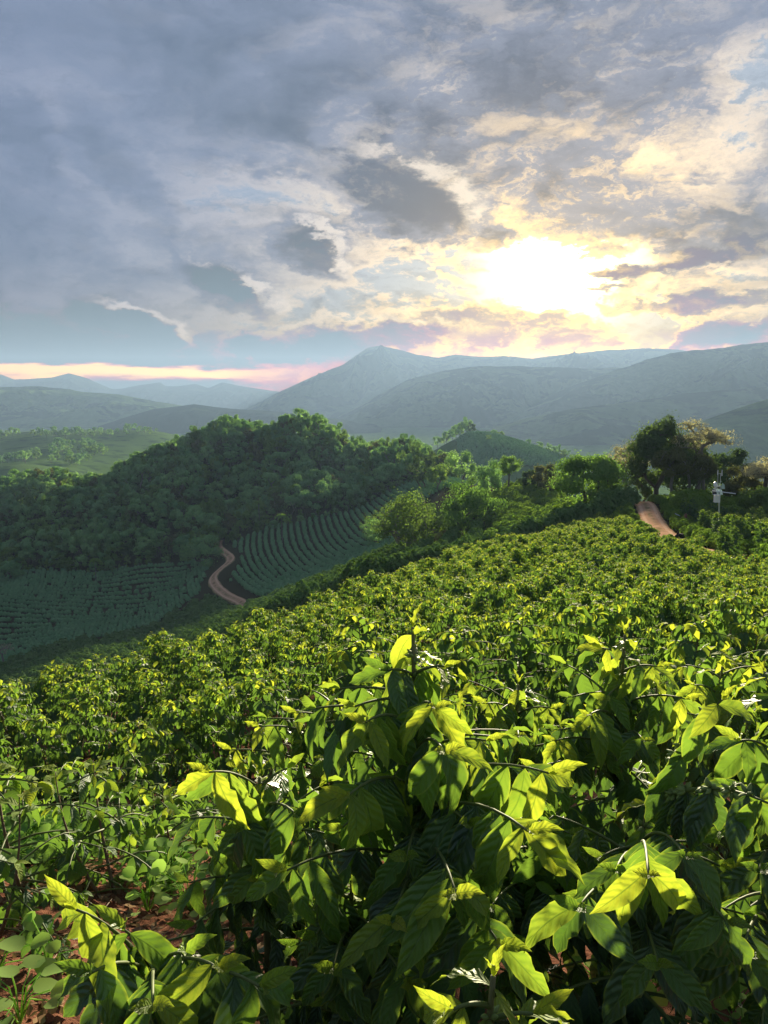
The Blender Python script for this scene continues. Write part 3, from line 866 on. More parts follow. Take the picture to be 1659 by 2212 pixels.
def tree_meshes(name, seed, H, W, z0, shape, n_att, n_leaf, leaf, fol, bark, lobes=7, r0=None, spread=0.5, up=.3, sides=5, trunk_f=.75, droop=0., nstem=1, flat=.75, dense=.72):
    rg = np.random.default_rng(seed)
    att = crown_points(n_att, H, W, z0, rg, shape, lobes)
    mb = MB()
    if nstem == 1:
        nd, pr, rd = grow(att, (0, 0, -.3), (rg.uniform(-.05, .05) * H, rg.uniform(-.05, .05) * H, max(z0 * trunk_f, .4)), rg, r0=r0 or W * .035, min_r=W * .0022)
        skeleton_mesh(mb, nd, pr, rd, sides)
    else:
        th = np.arctan2(att[:, 1], att[:, 0])
        for k in range(nstem):
            sel = att[(np.floor((th + pi) / (2 * pi) * nstem).astype(int) % nstem) == k]
            if len(sel) < 2: continue
            a = (k + .5) / nstem * 2 * pi - pi
            nd, pr, rd = grow(sel, (cos(a) * .04 * W, sin(a) * .04 * W, -.3), (cos(a) * .12 * W, sin(a) * .12 * W, max(z0 * trunk_f, .4)), rg, r0=(r0 or W * .035) * .7, min_r=W * .0022)
            skeleton_mesh(mb, nd, pr, rd, sides)
    tm = mb.mesh(name + '_trunk', [bark])
    mb = MB()
    idx = rg.integers(len(att), size=n_leaf)
    sp = W * .075 * (spread / .5)
    C = att[idx] + rg.normal(size=(n_leaf, 3)) * sp * np.array([1, 1, flat])
    lob = idx % lobes
    L0 = np.array([att[np.arange(len(att)) % lobes == k].mean(0) for k in range(lobes)])
    LR = np.array([att[np.arange(len(att)) % lobes == k].std(0) for k in range(lobes)]) * 1.75 + W * .015
    dv = rg.normal(size=(n_leaf, 3)); dv[:, 2] = dv[:, 2] * .8 + .25; dv /= np.linalg.norm(dv, axis=1)[:, None]
    shell = rg.uniform(size=n_leaf) < dense
    lump = 1 + .16 * np.sin(dv[:, 0] * 6 + lob) * np.sin(dv[:, 1] * 6 + lob * 2)
    C[shell] = (L0[lob] + dv * LR[lob] * (lump * rg.uniform(.86, 1.06, n_leaf))[:, None])[shell]
    LC = np.array([att[np.arange(len(att)) % lobes == k].mean(0) for k in range(lobes)])
    whole = att.mean(0)
    cards(mb, C, leaf, up, rg=rg, droop=droop, out=(C - LC[lob]) / W * 3 + (C - whole) / W)
    cm = mb.mesh(name + '_crown', [fol], smooth=False)
    return tm, cm

def plant_tree(name, label, cat, base, meshes, rz=0.0, sc=1.0, group=None, szy=None):
    t = thing(name, label, cat, base, rz, group, sc)
    if szy: t.scale = (sc, sc, sc * szy)
    obj('trunk', meshes[0], t); obj('crown', meshes[1], t)
    return t

# ---- forest on the hill
FT = [tree_meshes('forest_tree', 100 + k, H, W, z0, sh, na, nl, lf, M[fol], M[bk], lobes=lo, spread=sp, sides=4, up=.3, r0=.22, flat=fl)
      for k, (H, W, z0, sh, na, nl, lf, fol, bk, lo, sp, fl) in enumerate([
          (11.5, 8.5, 2.2, 'round', 36, 2400, .60, 'fol_forest', 'bark', 9, .5, .7), (12.5, 7.5, 2.5, 'round', 34, 2200, .58, 'fol_forest', 'bark_pale', 8, .5, .7),
          (10.5, 9.5, 2.5, 'dome', 40, 2500, .60, 'fol_forest', 'bark', 10, .45, .6), (13.0, 6.0, 0.8, 'tall', 36, 2300, .56, 'fol_mid', 'bark', 10, .6, 1.2),
          (10.0, 8.0, 2.0, 'round', 36, 2300, .58, 'fol_dark', 'bark', 9, .5, .7), (13.5, 8.0, 5.5, 'flat', 30, 1300, .52, 'fol_forest', 'bark_pale', 8, .45, .5),
          (11.0, 7.0, 1.5, 'tall', 32, 2000, .58, 'fol_brown', 'bark_pale', 9, .55, 1.0), (9.5, 9.0, 1.5, 'dome', 38, 2400, .58, 'fol_mid', 'bark', 10, .5, .6)])]
def palm_mesh():
    rg = np.random.default_rng(5)
    mb = MB(); mb.tube([(0, 0, -.3), (.1, 0, 3), (.15, .1, 6.5), (.1, .1, 8.5)], [.16, .13, .12, .10], 5)
    tm = mb.mesh('palm_trunk', [M['bark_pale']])
    mb = MB()
    for k in range(16):
        th = k * 2.4; el = rg.uniform(-.1, 1.1)
        C = []
        for s in np.linspace(.1, 1, 9):
            rad = 2.3 * s * cos(el * (1 - .3 * s)); zz = 8.5 + 2.0 * s * sin(el) - 1.9 * s * s
            C.append((cos(th) * rad, sin(th) * rad, zz))
        C = np.repeat(np.array(C), 5, 0) + rg.normal(size=(45, 3)) * .12
        cards(mb, C, .55, .1, asp=.3, rg=rg, droop=.5)
    return tm, mb.mesh('palm_crown', [M['fol_mid']], smooth=False)
PALM = palm_mesh()

# ---- geometry-node scatter of many plants as one object
_gn_cache = {}
def scatter(name, label, pts, rots, scls, idx, protos, kind='stuff'):
    """one object: instances of protos on points"""
    me = bpy.data.meshes.new(name)
    pts = np.asarray(pts, np.float32)
    me.vertices.add(len(pts)); me.vertices.foreach_set('co', pts.ravel())
    for nm, typ, val in (('rot', 'FLOAT', rots), ('scl', 'FLOAT', scls), ('pick', 'INT', idx)):
        a = me.attributes.new(nm, typ, 'POINT'); a.data.foreach_set('value', np.asarray(val, np.int32 if typ == 'INT' else np.float32))
    o = obj(name, me, kind=kind); o['label'] = label
    ng = bpy.data.node_groups.new(name, 'GeometryNodeTree')
    ng.interface.new_socket('Geometry', in_out='INPUT', socket_type='NodeSocketGeometry')
    ng.interface.new_socket('Geometry', in_out='OUTPUT', socket_type='NodeSocketGeometry')
    N = ng.nodes; L = ng.links
    gi, go = N.new('NodeGroupInput'), N.new('NodeGroupOutput')
    iop = N.new('GeometryNodeInstanceOnPoints')
    join = N.new('GeometryNodeJoinGeometry')
    for p in reversed(protos):
        oi = N.new('GeometryNodeObjectInfo'); oi.inputs[0].default_value = p; oi.inputs['As Instance'].default_value = True
        L.new(oi.outputs['Geometry'], join.inputs[0])
    def attr(nm, typ):
        n = N.new('GeometryNodeInputNamedAttribute'); n.data_type = typ; n.inputs[0].default_value = nm
        return n.outputs[0]
    cx = N.new('ShaderNodeCombineXYZ'); L.new(attr('rot', 'FLOAT'), cx.inputs[2])
    e2r = N.new('FunctionNodeEulerToRotation'); L.new(cx.outputs[0], e2r.inputs[0])
    sx = N.new('ShaderNodeCombineXYZ')
    sa = attr('scl', 'FLOAT')
    for k in range(3): L.new(sa, sx.inputs[k])
    L.new(gi.outputs[0], iop.inputs['Points']); L.new(join.outputs[0], iop.inputs['Instance'])
    iop.inputs['Pick Instance'].default_value = True
    L.new(attr('pick', 'INT'), iop.inputs['Instance Index'])
    L.new(e2r.outputs[0], iop.inputs['Rotation']); L.new(sx.outputs[0], iop.inputs['Scale'])
    L.new(iop.outputs[0], go.inputs[0])
    md = o.modifiers.new('scatter', 'NODES'); md.node_group = ng
    return o
def proto(name, mesh):
    return bpy.data.objects.new(name, mesh)     # never linked: only a source for scatter()
def joined_proto(name, a, b):
    """trunk and crown of a tree as one mesh for the scatter"""
    import bmesh
    me = bpy.data.meshes.new(name)
    bm = bmesh.new(); bm.from_mesh(a)
    n0 = len(bm.faces)
    bm.from_mesh(b)
    bm.faces.ensure_lookup_table()
    for i in range(n0, len(bm.faces)): bm.faces[i].material_index = 1
    bm.to_mesh(me); bm.free()
    me.materials.append(a.materials[0]); me.materials.append(b.materials[0])
    return proto(name, me)

def jgrid(x0, x1, y0, y1, s, jit, rg):
    X, Y = np.meshgrid(np.arange(x0, x1, s), np.arange(y0, y1, s))
    X = X + (np.arange(X.shape[0]) % 2 * .5 * s)[:, None]
    return (X + rg.uniform(-jit, jit, X.shape) * s).ravel(), (Y + rg.uniform(-jit, jit, Y.shape) * s).ravel()

def visible_rank(x, y, z_top):
    """True where the top of a plant clears the ground in front of it, as seen from the camera"""
    f = np.linspace(.03, .97, 60)
    ok = np.ones(len(x), bool)
    for k in f:
        g = ground_z(x * k, y * k)
        ok &= g < z_top * k
    return ok

def plant_forest():
    rg = np.random.default_rng(21)
    X, Y = jgrid(-220, 50, 215, 385, 5.0, .36, rg)
    keep = inside(X, Y, FOREST)
    X, Y = X[keep], Y[keep]
    Z = ground_z(X, Y)
    vis = visible_rank(X, Y, Z + 11) & (np.abs(X / Y) < .60)
    X, Y, Z = X[vis], Y[vis], Z[vis]
    sc = rg.uniform(.54, .92, len(X)); rz = rg.uniform(0, 6.28, len(X))
    kind = rg.choice(8, len(X), p=[.22, .17, .18, .07, .11, .07, .05, .13])
    order = np.argsort(Y)
    inframe = np.abs(X / Y) < .505
    big = [i for i in order if inframe[i]][:270]
    bigs = set(big)
    names = ['dense forest tree', 'forest tree', 'spreading forest tree', 'vine_clad_tree', 'dark forest tree', 'flat topped tree', 'brownish tree', 'spreading tree']
    labs = ['round green crown of a tree on the wooded hill', 'round crown with pale trunk on the wooded hill', 'wide domed crown on the wooded hill', 'tall vine-clad column of a tree on the wooded hill', 'dark round crown on the wooded hill',
            'flat-topped pale-trunked tree on the wooded hill', 'brownish tall crown on the wooded hill', 'low spreading crown on the wooded hill']
    for i in big:
        k = kind[i]
        t = plant_tree('forest_tree', labs[k], 'tree', (X[i], Y[i], Z[i] - .2), FT[k], rz[i], sc[i], 'trees of the wooded hill: ' + labs[k])
        t.scale[2] *= rg.uniform(.82, 1.08)
    rest = [i for i in range(len(X)) if i not in bigs]
    if rest:
        scatter('forest', 'distant trees on top of the wooded hill', np.stack([X, Y, Z - .2], 1)[rest], rz[rest], sc[rest], kind[rest], [joined_proto('forest_tree_source', a, b) for a, b in FT])
    # undergrowth along the wood's edge and palms
    for u, v in [(205, 1200), (390, 1085), (415, 1120), (640, 1050), (610, 1150), (560, 1085)]:
        p = hit(u, v, 215, 380, 9)
        plant_tree('palm_tree', 'slender palm rising among the trees of the wooded hill', 'palm', (p[0], p[1], gz(p[0], p[1])), PALM, rg.uniform(0, 6), rg.uniform(.9, 1.15), 'palms in the wooded hill')
    ex, ey = [], []
    E = np.array(FOREST[:15])
    for a, b in zip(E[:-1], E[1:]):
        L = np.hypot(*(b - a)); n = int(L / 1.6)
        f = rg.uniform(0, 1, n)
        ex += list(a[0] + (b[0] - a[0]) * f + rg.normal(0, 1.2, n)); ey += list(a[1] + (b[1] - a[1]) * f + rg.normal(0, 1.2, n) - .5)
    ex, ey = np.array(ex), np.array(ey)
    scatter('undergrowth', 'tangled undergrowth along the foot of the wooded hill', np.stack([ex, ey, ground_z(ex, ey) - .2], 1), rg.uniform(0, 6, len(ex)), rg.uniform(.16, .42, len(ex)), rg.choice([0, 2, 3], len(ex)), [joined_proto('undergrowth_source', a, b) for a, b in (FT[0], FT[2], FT[3], FT[7])])
plant_forest()

# single trees of the middle ground: (u, v of the foot, distance, height px, width px, ...)
def single(name, label, u, v, d, hpx, wpx, seed, shape, fol, bark, z0f=.3, na=90, nl=6500, leaf=.26, lobes=9, spread=.42, nstem=1, flat=.7, r0=None, zoff=0.0, cat='tree', group=None, up=.3, sides=6):
    x, _ = ray(u, v)
    p = np.array([x * d, d, gz(x * d, d) + zoff])
    H, W = hpx * d / FOC, wpx * d / FOC
    ms = tree_meshes(name, seed, H, W, H * z0f, shape, na, nl, leaf, M[fol], M[bark], lobes=lobes, spread=spread, nstem=nstem, flat=flat, r0=r0, up=up, sides=sides, dense=.15 if shape == 'flat' else (.45 if fol in ('fol_brown', 'fol_light') else .65))
    return plant_tree(name, label, cat, p, ms, group=group)
single('spreading_tree', 'light green dome-crowned tree beside the bare soil bank', 880, 1212, 108, 145, 172, 301, 'dome', 'fol_light', 'bark_pale', .12, 150, 9000, .27, 16, .36, nstem=3)
single('spreading_tree', 'dark green dome-crowned tree just right of the bare soil bank', 1018, 1168, 114, 112, 152, 302, 'dome', 'fol_mid', 'bark', .10, 150, 13000, .27, 16, .42, nstem=3)
single('broad_tree', 'broad dark tree with a thick trunk left of the dirt track', 1276, 1092, 88, 134, 178, 303, 'dome', 'fol_mid', 'bark', .10, 170, 16000, .26, 20, .40)
single('dark_tree', 'tall dark tree of the cluster at the end of the track', 1415, 1094, 92, 192, 150, 304, 'round', 'fol_dark', 'bark', .10, 190, 20000, .26, 18, .44)
single('dark_tree', 'dense dark lower tree behind the pale trunks', 1482, 1092, 95, 140, 140, 305, 'round', 'fol_dark', 'bark', .06, 150, 16000, .26, 14, .46)
single('pale_tree', 'pale blossoming tree with bare limbs above the dark cluster', 1512, 1088, 90, 188, 135, 306, 'flat', 'fol_pale', 'bark_pale', .50, 150, 3600, .20, 14, .24, nstem=2, flat=.6)
single('pale_trunk_tree', 'thin tree with pale forked trunk in front of the cluster', 1448, 1088, 84, 125, 90, 307, 'tall', 'fol_brown', 'bark_pale', .40, 90, 4200, .2, 9, .34, r0=.16)
single('pale_trunk_tree', 'leaning pale-trunked tree right beside the dark cluster', 1494, 1088, 85, 112, 105, 308, 'round', 'fol_brown', 'bark_pale', .35, 90, 5200, .22, 9, .36, nstem=2, r0=.2)
single('pale_tree', 'small grey blossoming tree left of the dark cluster', 1352, 1085, 100, 140, 95, 309, 'flat', 'fol_pale', 'bark_pale', .45, 90, 2600, .2, 10, .26)
single('round_tree', 'round dark tree behind the weather mast', 1568, 1094, 100, 128, 105, 310, 'round', 'fol_dark', 'bark', .12, 110, 12000, .26, 12, .44)
single('pale_tree', 'bare grey blossoming tree at the right edge', 1652, 1110, 76, 140, 135, 311, 'flat', 'fol_pale', 'bark', .36, 150, 4200, .17, 14, .25, flat=.5)
single('brown_tree', 'yellowish bushy tree behind the mast', 1602, 1108, 80, 98, 100, 312, 'dome', 'fol_brown', 'bark', .08, 100, 8500, .2, 12, .38)
single('brown_tree', 'low yellow-green tree at the right edge of the field', 1645, 1114, 72, 76, 120, 313, 'dome', 'fol_light', 'bark', .08, 100, 6500, .2, 12, .38)
single('round_tree', 'shaggy brownish tree between the row of trees and the broad tree', 1178, 1072, 135, 72, 66, 314, 'tall', 'fol_brown', 'bark', .05, 60, 5200, .28, 9, .5)
single('round_tree', 'small dark rounded tree in the row above the field', 1140, 1070, 140, 50, 50, 315, 'round', 'fol_dark', 'bark', .12, 50, 3600, .28, 8, .45)
single('tall_tree', 'pale leggy tree standing in the row above the field', 1098, 1070, 150, 80, 60, 316, 'flat', 'fol_mid', 'bark_pale', .35, 60, 3600, .28, 8, .4)
single('tall_tree', 'dark vine-covered tree in the row above the field', 1055, 1070, 155, 94, 70, 317, 'tall', 'fol_forest', 'bark', .05, 80, 6600, .30, 10, .5)
single('tall_tree', 'narrow tree at the left end of the row above the field', 1030, 1066, 165, 70, 50, 318, 'tall', 'fol_mid', 'bark', .05, 50, 4000, .30, 8, .5)
single('tall_tree', 'tall tree group at the right foot of the wooded hill', 995, 1046, 222, 80, 72, 319, 'round', 'fol_forest', 'bark_pale', .2, 70, 5200, .42, 9, .45)
single('dark_tree', 'dark crown at the foot of the wooded hill near the pasture', 915, 1052, 232, 74, 68, 320, 'round', 'fol_dark', 'bark', .1, 60, 4200, .42, 8, .45)
single('round_tree', 'pale green tree at the foot of the wooded hill', 945, 1056, 226, 56, 64, 321, 'round', 'fol_mid', 'bark_pale', .1, 60, 3600, .42, 8, .45)
single('round_tree', 'dull round tree standing alone in the slope of coffee rows', 815, 1116, 186, 58, 82, 322, 'dome', 'fol_forest', 'bark', .12, 60, 4200, .36, 10, .42)
single('round_tree', 'big round tree at the bend of the valley track', 440, 1228, 216, 72, 92, 323, 'dome', 'fol_forest', 'bark', .06, 80, 6200, .42, 11, .46)
single('round_tree', 'small tree at the left foot of the wooded hill', 20, 1240, 238, 46, 66, 324, 'dome', 'fol_forest', 'bark', .06, 60, 4200, .42, 9, .5)
single('bare_tree', 'leafless grey tree in the bottom left of the valley', 8, 1432, 160, 50, 58, 325, 'flat', 'fol_pale', 'bark_pale', .3, 70, 300, .25, 8, .3)
single('bare_tree', 'leafless pinkish treetops behind the broad tree', 1300, 1062, 118, 102, 90, 326, 'flat', 'fol_pale', 'bark_pale', .35, 100, 700, .2, 9, .3)
single('dark_tree', 'dark low tree closing the end of the dirt track', 1388, 1082, 98, 78, 66, 327, 'round', 'fol_dark', 'bark', .05, 70, 6000, .26, 9, .48)
# far trees: second hill and pastures
def far_trees():
    rg = np.random.default_rng(31)
    lab = 'hazy round tree on the crest of the second hill'
    for u, v, d, s in [(905, 935, 640, .9), (925, 936, 650, .8), (945, 934, 655, .95), (962, 930, 660, 1.0), (978, 926, 660, 1.1), (992, 920, 655, 1.15), (1008, 917, 650, 1.35), (1018, 918, 645, 1.2), (985, 938, 630, 1.0), (965, 946, 625, .9), (1000, 932, 630, 1.05), (1068, 935, 640, .75), (1082, 936, 640, .95), (1140, 968, 600, .6), (1165, 972, 590, .7), (1185, 978, 580, .7), (1205, 982, 575, .8), (1222, 988, 565, .75), (1055, 982, 560, .6), (1195, 992, 560, .7), (1215, 995, 555, .8)]:
        x, _ = ray(u, v); k = int(rg.integers(8))
        plant_tree('hill_tree', lab, 'tree', (x * d, d, gz(x * d, d) - .5), FT[[0, 2, 4, 7, 1, 0, 2, 7][k]], rg.uniform(0, 6), s, 'trees on the second hill')
    lab = 'hazy tree standing on the far pastures'
    pts = []
    for u0, u1, n, d0, d1 in [(-20, 60, 5, 1020, 1060), (70, 145, 14, 1010, 1060), (150, 200, 8, 1020, 1080), (200, 280, 8, 1030, 1100), (270, 345, 14, 1080, 1160), (90, 190, 18, 860, 940), (-10, 90, 12, 780, 830), (130, 230, 16, 800, 880), (40, 200, 14, 690, 780)]:
        for _ in range(n): pts.append((rg.uniform(u0, u1), rg.uniform(d0, d1)))
    for u, d in pts:
        x, _ = ray(u, 950); k = int(rg.integers(3))
        plant_tree('pasture_tree', lab, 'tree', (x * d, d, gz(x * d, d) - .4), FT[[0, 2, 7][k]], rg.uniform(0, 6), rg.uniform(.55, 1.15), 'trees on the far pastures')
far_trees()

# ------------------------------------------------------------------ coffee rows of the valley (one mass per field)
def hedge_mesh(name, seed, n, W, H, leaf, mat):
    """a rounded, dense coffee bush: leaf faces on an uneven dome over a dark inside"""
    rg = np.random.default_rng(seed)
    v = rg.normal(size=(n, 3)); v[:, 2] = np.abs(v[:, 2]) * 1.1 - .25; v /= np.linalg.norm(v, axis=1)[:, None]
    lump = 1 + .14 * np.sin(v[:, 0] * 5 + seed) * np.sin(v[:, 1] * 5 + 2 * seed) + .08 * np.sin(v[:, 2] * 9 + seed)
    r = lump * rg.uniform(.91, 1.0, n)
    C = v * r[:, None] * [W * .5, W * .5, H * .62] + [0, 0, H * .36]
    C[:, 2] = np.maximum(C[:, 2], .08 * H)
    mb = MB(); cards(mb, C, leaf, .15, rg=rg, droop=.25, out=v)
    mb.tube([(0, 0, -.2), (.03, .02, H * .6)], [.05, .02], 4, mat=1)
    return mb.mesh(name, [mat, M['bark_c']], smooth=False)
HB = [proto('valley_coffee_source', hedge_mesh('valley_coffee', 400 + k, 420, 1.75, 2.1, .34, M['fol_far'])) for k in range(4)]
HT = [proto('strip_coffee_source', hedge_mesh('strip_coffee', 420 + k, 760, 2.0, 2.4, .28, M['fol_strip'])) for k in range(4)]
HV = [proto('floor_coffee_source', hedge_mesh('floor_coffee', 430 + k, 380, 1.7, 1.9, .34, M['fol_far'])) for k in range(4)]
HS = [proto('sunny_coffee_source', hedge_mesh('sunny_coffee', 410 + k, 900, 2.0, 2.0, .23, M['fol_sun'])) for k in range(4)]

def rows(name, label, poly, ang, sp, step, wave, protos, sc=(0.85, 1.15), avoid=None, skip=0.02, seed=1, curve=0.0, vis=True, up=1.9):
    rg = np.random.default_rng(seed)
    poly = np.array(poly)
    c = poly.mean(0)
    a = radians(ang)                    # row direction, degrees to the right of the view axis
    dr = np.array([sin(a), cos(a)]); nr = np.array([cos(a), -sin(a)])
    R = np.max(np.hypot(*(poly - c).T)) + 5
    s, t = np.meshgrid(np.arange(-R, R, step), np.arange(-R, R, sp))
    s = s + rg.uniform(-.18, .18, s.shape) * step
    tt = t + wave[0] * np.sin(s / wave[1] + t * wave[2]) + curve * s * s + rg.normal(0, .06, s.shape)
    X = (c[0] + dr[0] * s + nr[0] * tt).ravel(); Y = (c[1] + dr[1] * s + nr[1] * tt).ravel()
    keep = inside(X, Y, poly) & (rg.uniform(size=len(X)) > skip) & ~inside(X, Y, FOREST)
    X, Y = X[keep], Y[keep]
    if avoid is not None:
        for path, dd in avoid:
            k = near_path(X, Y, path) > dd; X, Y = X[k], Y[k]
    Z = ground_z(X, Y)
    if vis:
        k = visible_rank(X, Y, Z + up) & (np.abs(X / Y) < .62); X, Y, Z = X[k], Y[k], Z[k]
    n = len(X)
    scatter(name, label, np.stack([X, Y, Z - .05], 1), rg.uniform(0, 6.28, n), rg.uniform(*sc, n), rg.integers(0, len(protos), n), protos)
    return n
def wpoly(pts): return [tuple(p[:2]) for p in pts]
AV = [(ROAD2, 3.4), (ROAD1, 2.6)]
cnt = []
cnt.append(rows('valley_coffee_rows', 'wavy rows of coffee bushes on the valley floor', upoly([(-400, 140), (60, 166), (150, 169), (330, 179), (420, 192), (455, 218), (420, 227), (300, 234), (100, 244), (-400, 272)]), 96, 2.9, 1.15, (3.2, 17., .045), HV, sc=(.58, .82), seed=2, skip=.04, avoid=AV))
cnt.append(rows('hillside_coffee_rows', 'rows of coffee bushes running up the far slope above the track', upoly([(470, 182), (560, 165), (700, 160), (830, 165), (860, 185), (900, 208), (960, 228), (1010, 222), (1020, 240), (985, 268), (960, 268), (900, 256), (800, 246), (700, 236), (640, 234), (560, 238), (480, 232), (520, 212), (500, 195)]), -14, 1.75, 1.1, (2.0, 30., .05), HB, seed=3, skip=.05, sc=(.48, .76), avoid=AV, curve=.0015))
cnt.append(rows('lower_coffee_rows', 'rows of tall coffee bushes on the strip below the crest', upoly([(-420, 95), (0, 95), (300, 85), (600, 72), (850, 58), (1040, 64), (1060, 92), (1060, 112), (900, 122), (800, 140), (700, 150), (520, 156), (450, 182), (300, 172), (60, 160), (-420, 138)]), 8, 3.4, 2.5, (1.0, 20., .05), HT, sc=(0.9, 1.25), seed=4, avoid=AV))
cnt.append(rows('upper_coffee_rows', 'rows of coffee bushes between the domed trees and the tree row', upoly([(1060, 86), (1140, 84), (1230, 84), (1290, 88), (1270, 120), (1200, 150), (1080, 155), (1000, 165), (930, 200), (870, 180), (900, 140), (1000, 140), (1060, 128)]), -18, 3.4, 2.2, (.8, 18., .05), HS, seed=5, avoid=AV))
cnt.append(rows('second_hill_rows', 'terraced rows of coffee on the second hill', upoly([(1000, 480), (1240, 480), (1240, 575), (1090, 650), (1030, 650), (985, 600)]), 80, 4.5, 2.4, (3.0, 40., .02), HB, sc=(1.1, 1.6), seed=6))
# hedge that borders the sunlit slope
def border_hedge():
    rg = np.random.default_rng(8)
    P = np.array([(ray(u, 1100)[0] * d, d) for u, d in [(780, 54), (850, 58), (930, 62), (1030, 67), (1120, 72), (1220, 77), (1310, 80), (1372, 82)]])
    D = np.concatenate([[0], np.cumsum(np.hypot(*np.diff(P, axis=0).T))])
    X = []; Y = []
    for off in (0, 1.6):
        s = np.arange(0, D[-1], .9) + rg.uniform(-.2, .2, len(np.arange(0, D[-1], .9)))
        X += list(np.interp(s, D, P[:, 0]) + rg.normal(0, .15, len(s)) - off * .6); Y += list(np.interp(s, D, P[:, 1]) + rg.normal(0, .15, len(s)) + off * .8)
    X, Y = np.array(X), np.array(Y)
    n = len(X)
    scatter('border_hedge', 'dark row of taller coffee bushes bordering the sunlit slope', np.stack([X, Y, ground_z(X, Y) - .05], 1), rg.uniform(0, 6, n), rg.uniform(.85, 1.15, n), rg.integers(0, 4, n), HT)
border_hedge()

# ------------------------------------------------------------------ coffee bushes of the sunlit slope
def leaf_template(rows_, cols, L=1.0, W=.42, curl=.25, fold=.10, wave=.03, waves=2.5, tip=True, phase=0.0, twist=0.0, side=0.0, bite=None):
    """a leaf along +y, upper face +z, unit length; returns V, F4, UV"""
    t = np.linspace(0, 1, rows_)
    x = np.linspace(-1, 1, cols)
    T, Xx = np.meshgrid(t, x, indexing='ij')
    prof = np.sin(pi * np.clip(T, 0, 1) ** .84) ** .98
    prof = prof * np.where(T > .84, np.clip(1 - (T - .84) / .16 * .55, .1, 1), 1)
    prof = np.clip(prof, .02, 1) * np.where(T < .06, .25, 1)
    w = W * .5 * prof
    for t0, sg, dp, wd in (bite or ()): w = w * (1 - dp * np.exp(-((T - t0) / wd) ** 2) * (Xx * sg > .3))
    z = fold * np.abs(Xx) * w / (W * .5) * W + wave * np.sin(waves * 2 * pi * T + phase + (Xx > 0) * 1.3) * np.abs(Xx) ** 2 * np.sin(pi * T)
    # bend along the length
    al = curl * 2.2 * T
    yy = np.where(curl != 0, np.sin(al) / (curl * 2.2 + 1e-9), T)
    zz = -(1 - np.cos(al)) / (curl * 2.2 + 1e-9)
    ny, nz = np.sin(al), np.cos(al)
    V = np.stack([Xx * w + side * T ** 2, yy + ny * z, zz + nz * z], -1)
    if twist:
        a = twist * T
        V = np.stack([V[..., 0] * np.cos(a) - V[..., 2] * np.sin(a), V[..., 1], V[..., 0] * np.sin(a) + V[..., 2] * np.cos(a)], -1)
    V = V.reshape(-1, 3) * L
    i = np.arange(rows_ - 1)[:, None] * cols; j = np.arange(cols - 1)[None, :]
    F = np.stack([i + j, i + j + 1, i + cols + j + 1, i + cols + j], -1).reshape(-1, 4)
    UV = np.stack([(Xx + 1) / 2, T], -1).reshape(-1, 2)
    return V, F, UV
def nrm(v):
    v = np.asarray(v, float)
    return v / (np.linalg.norm(v) + 1e-9)

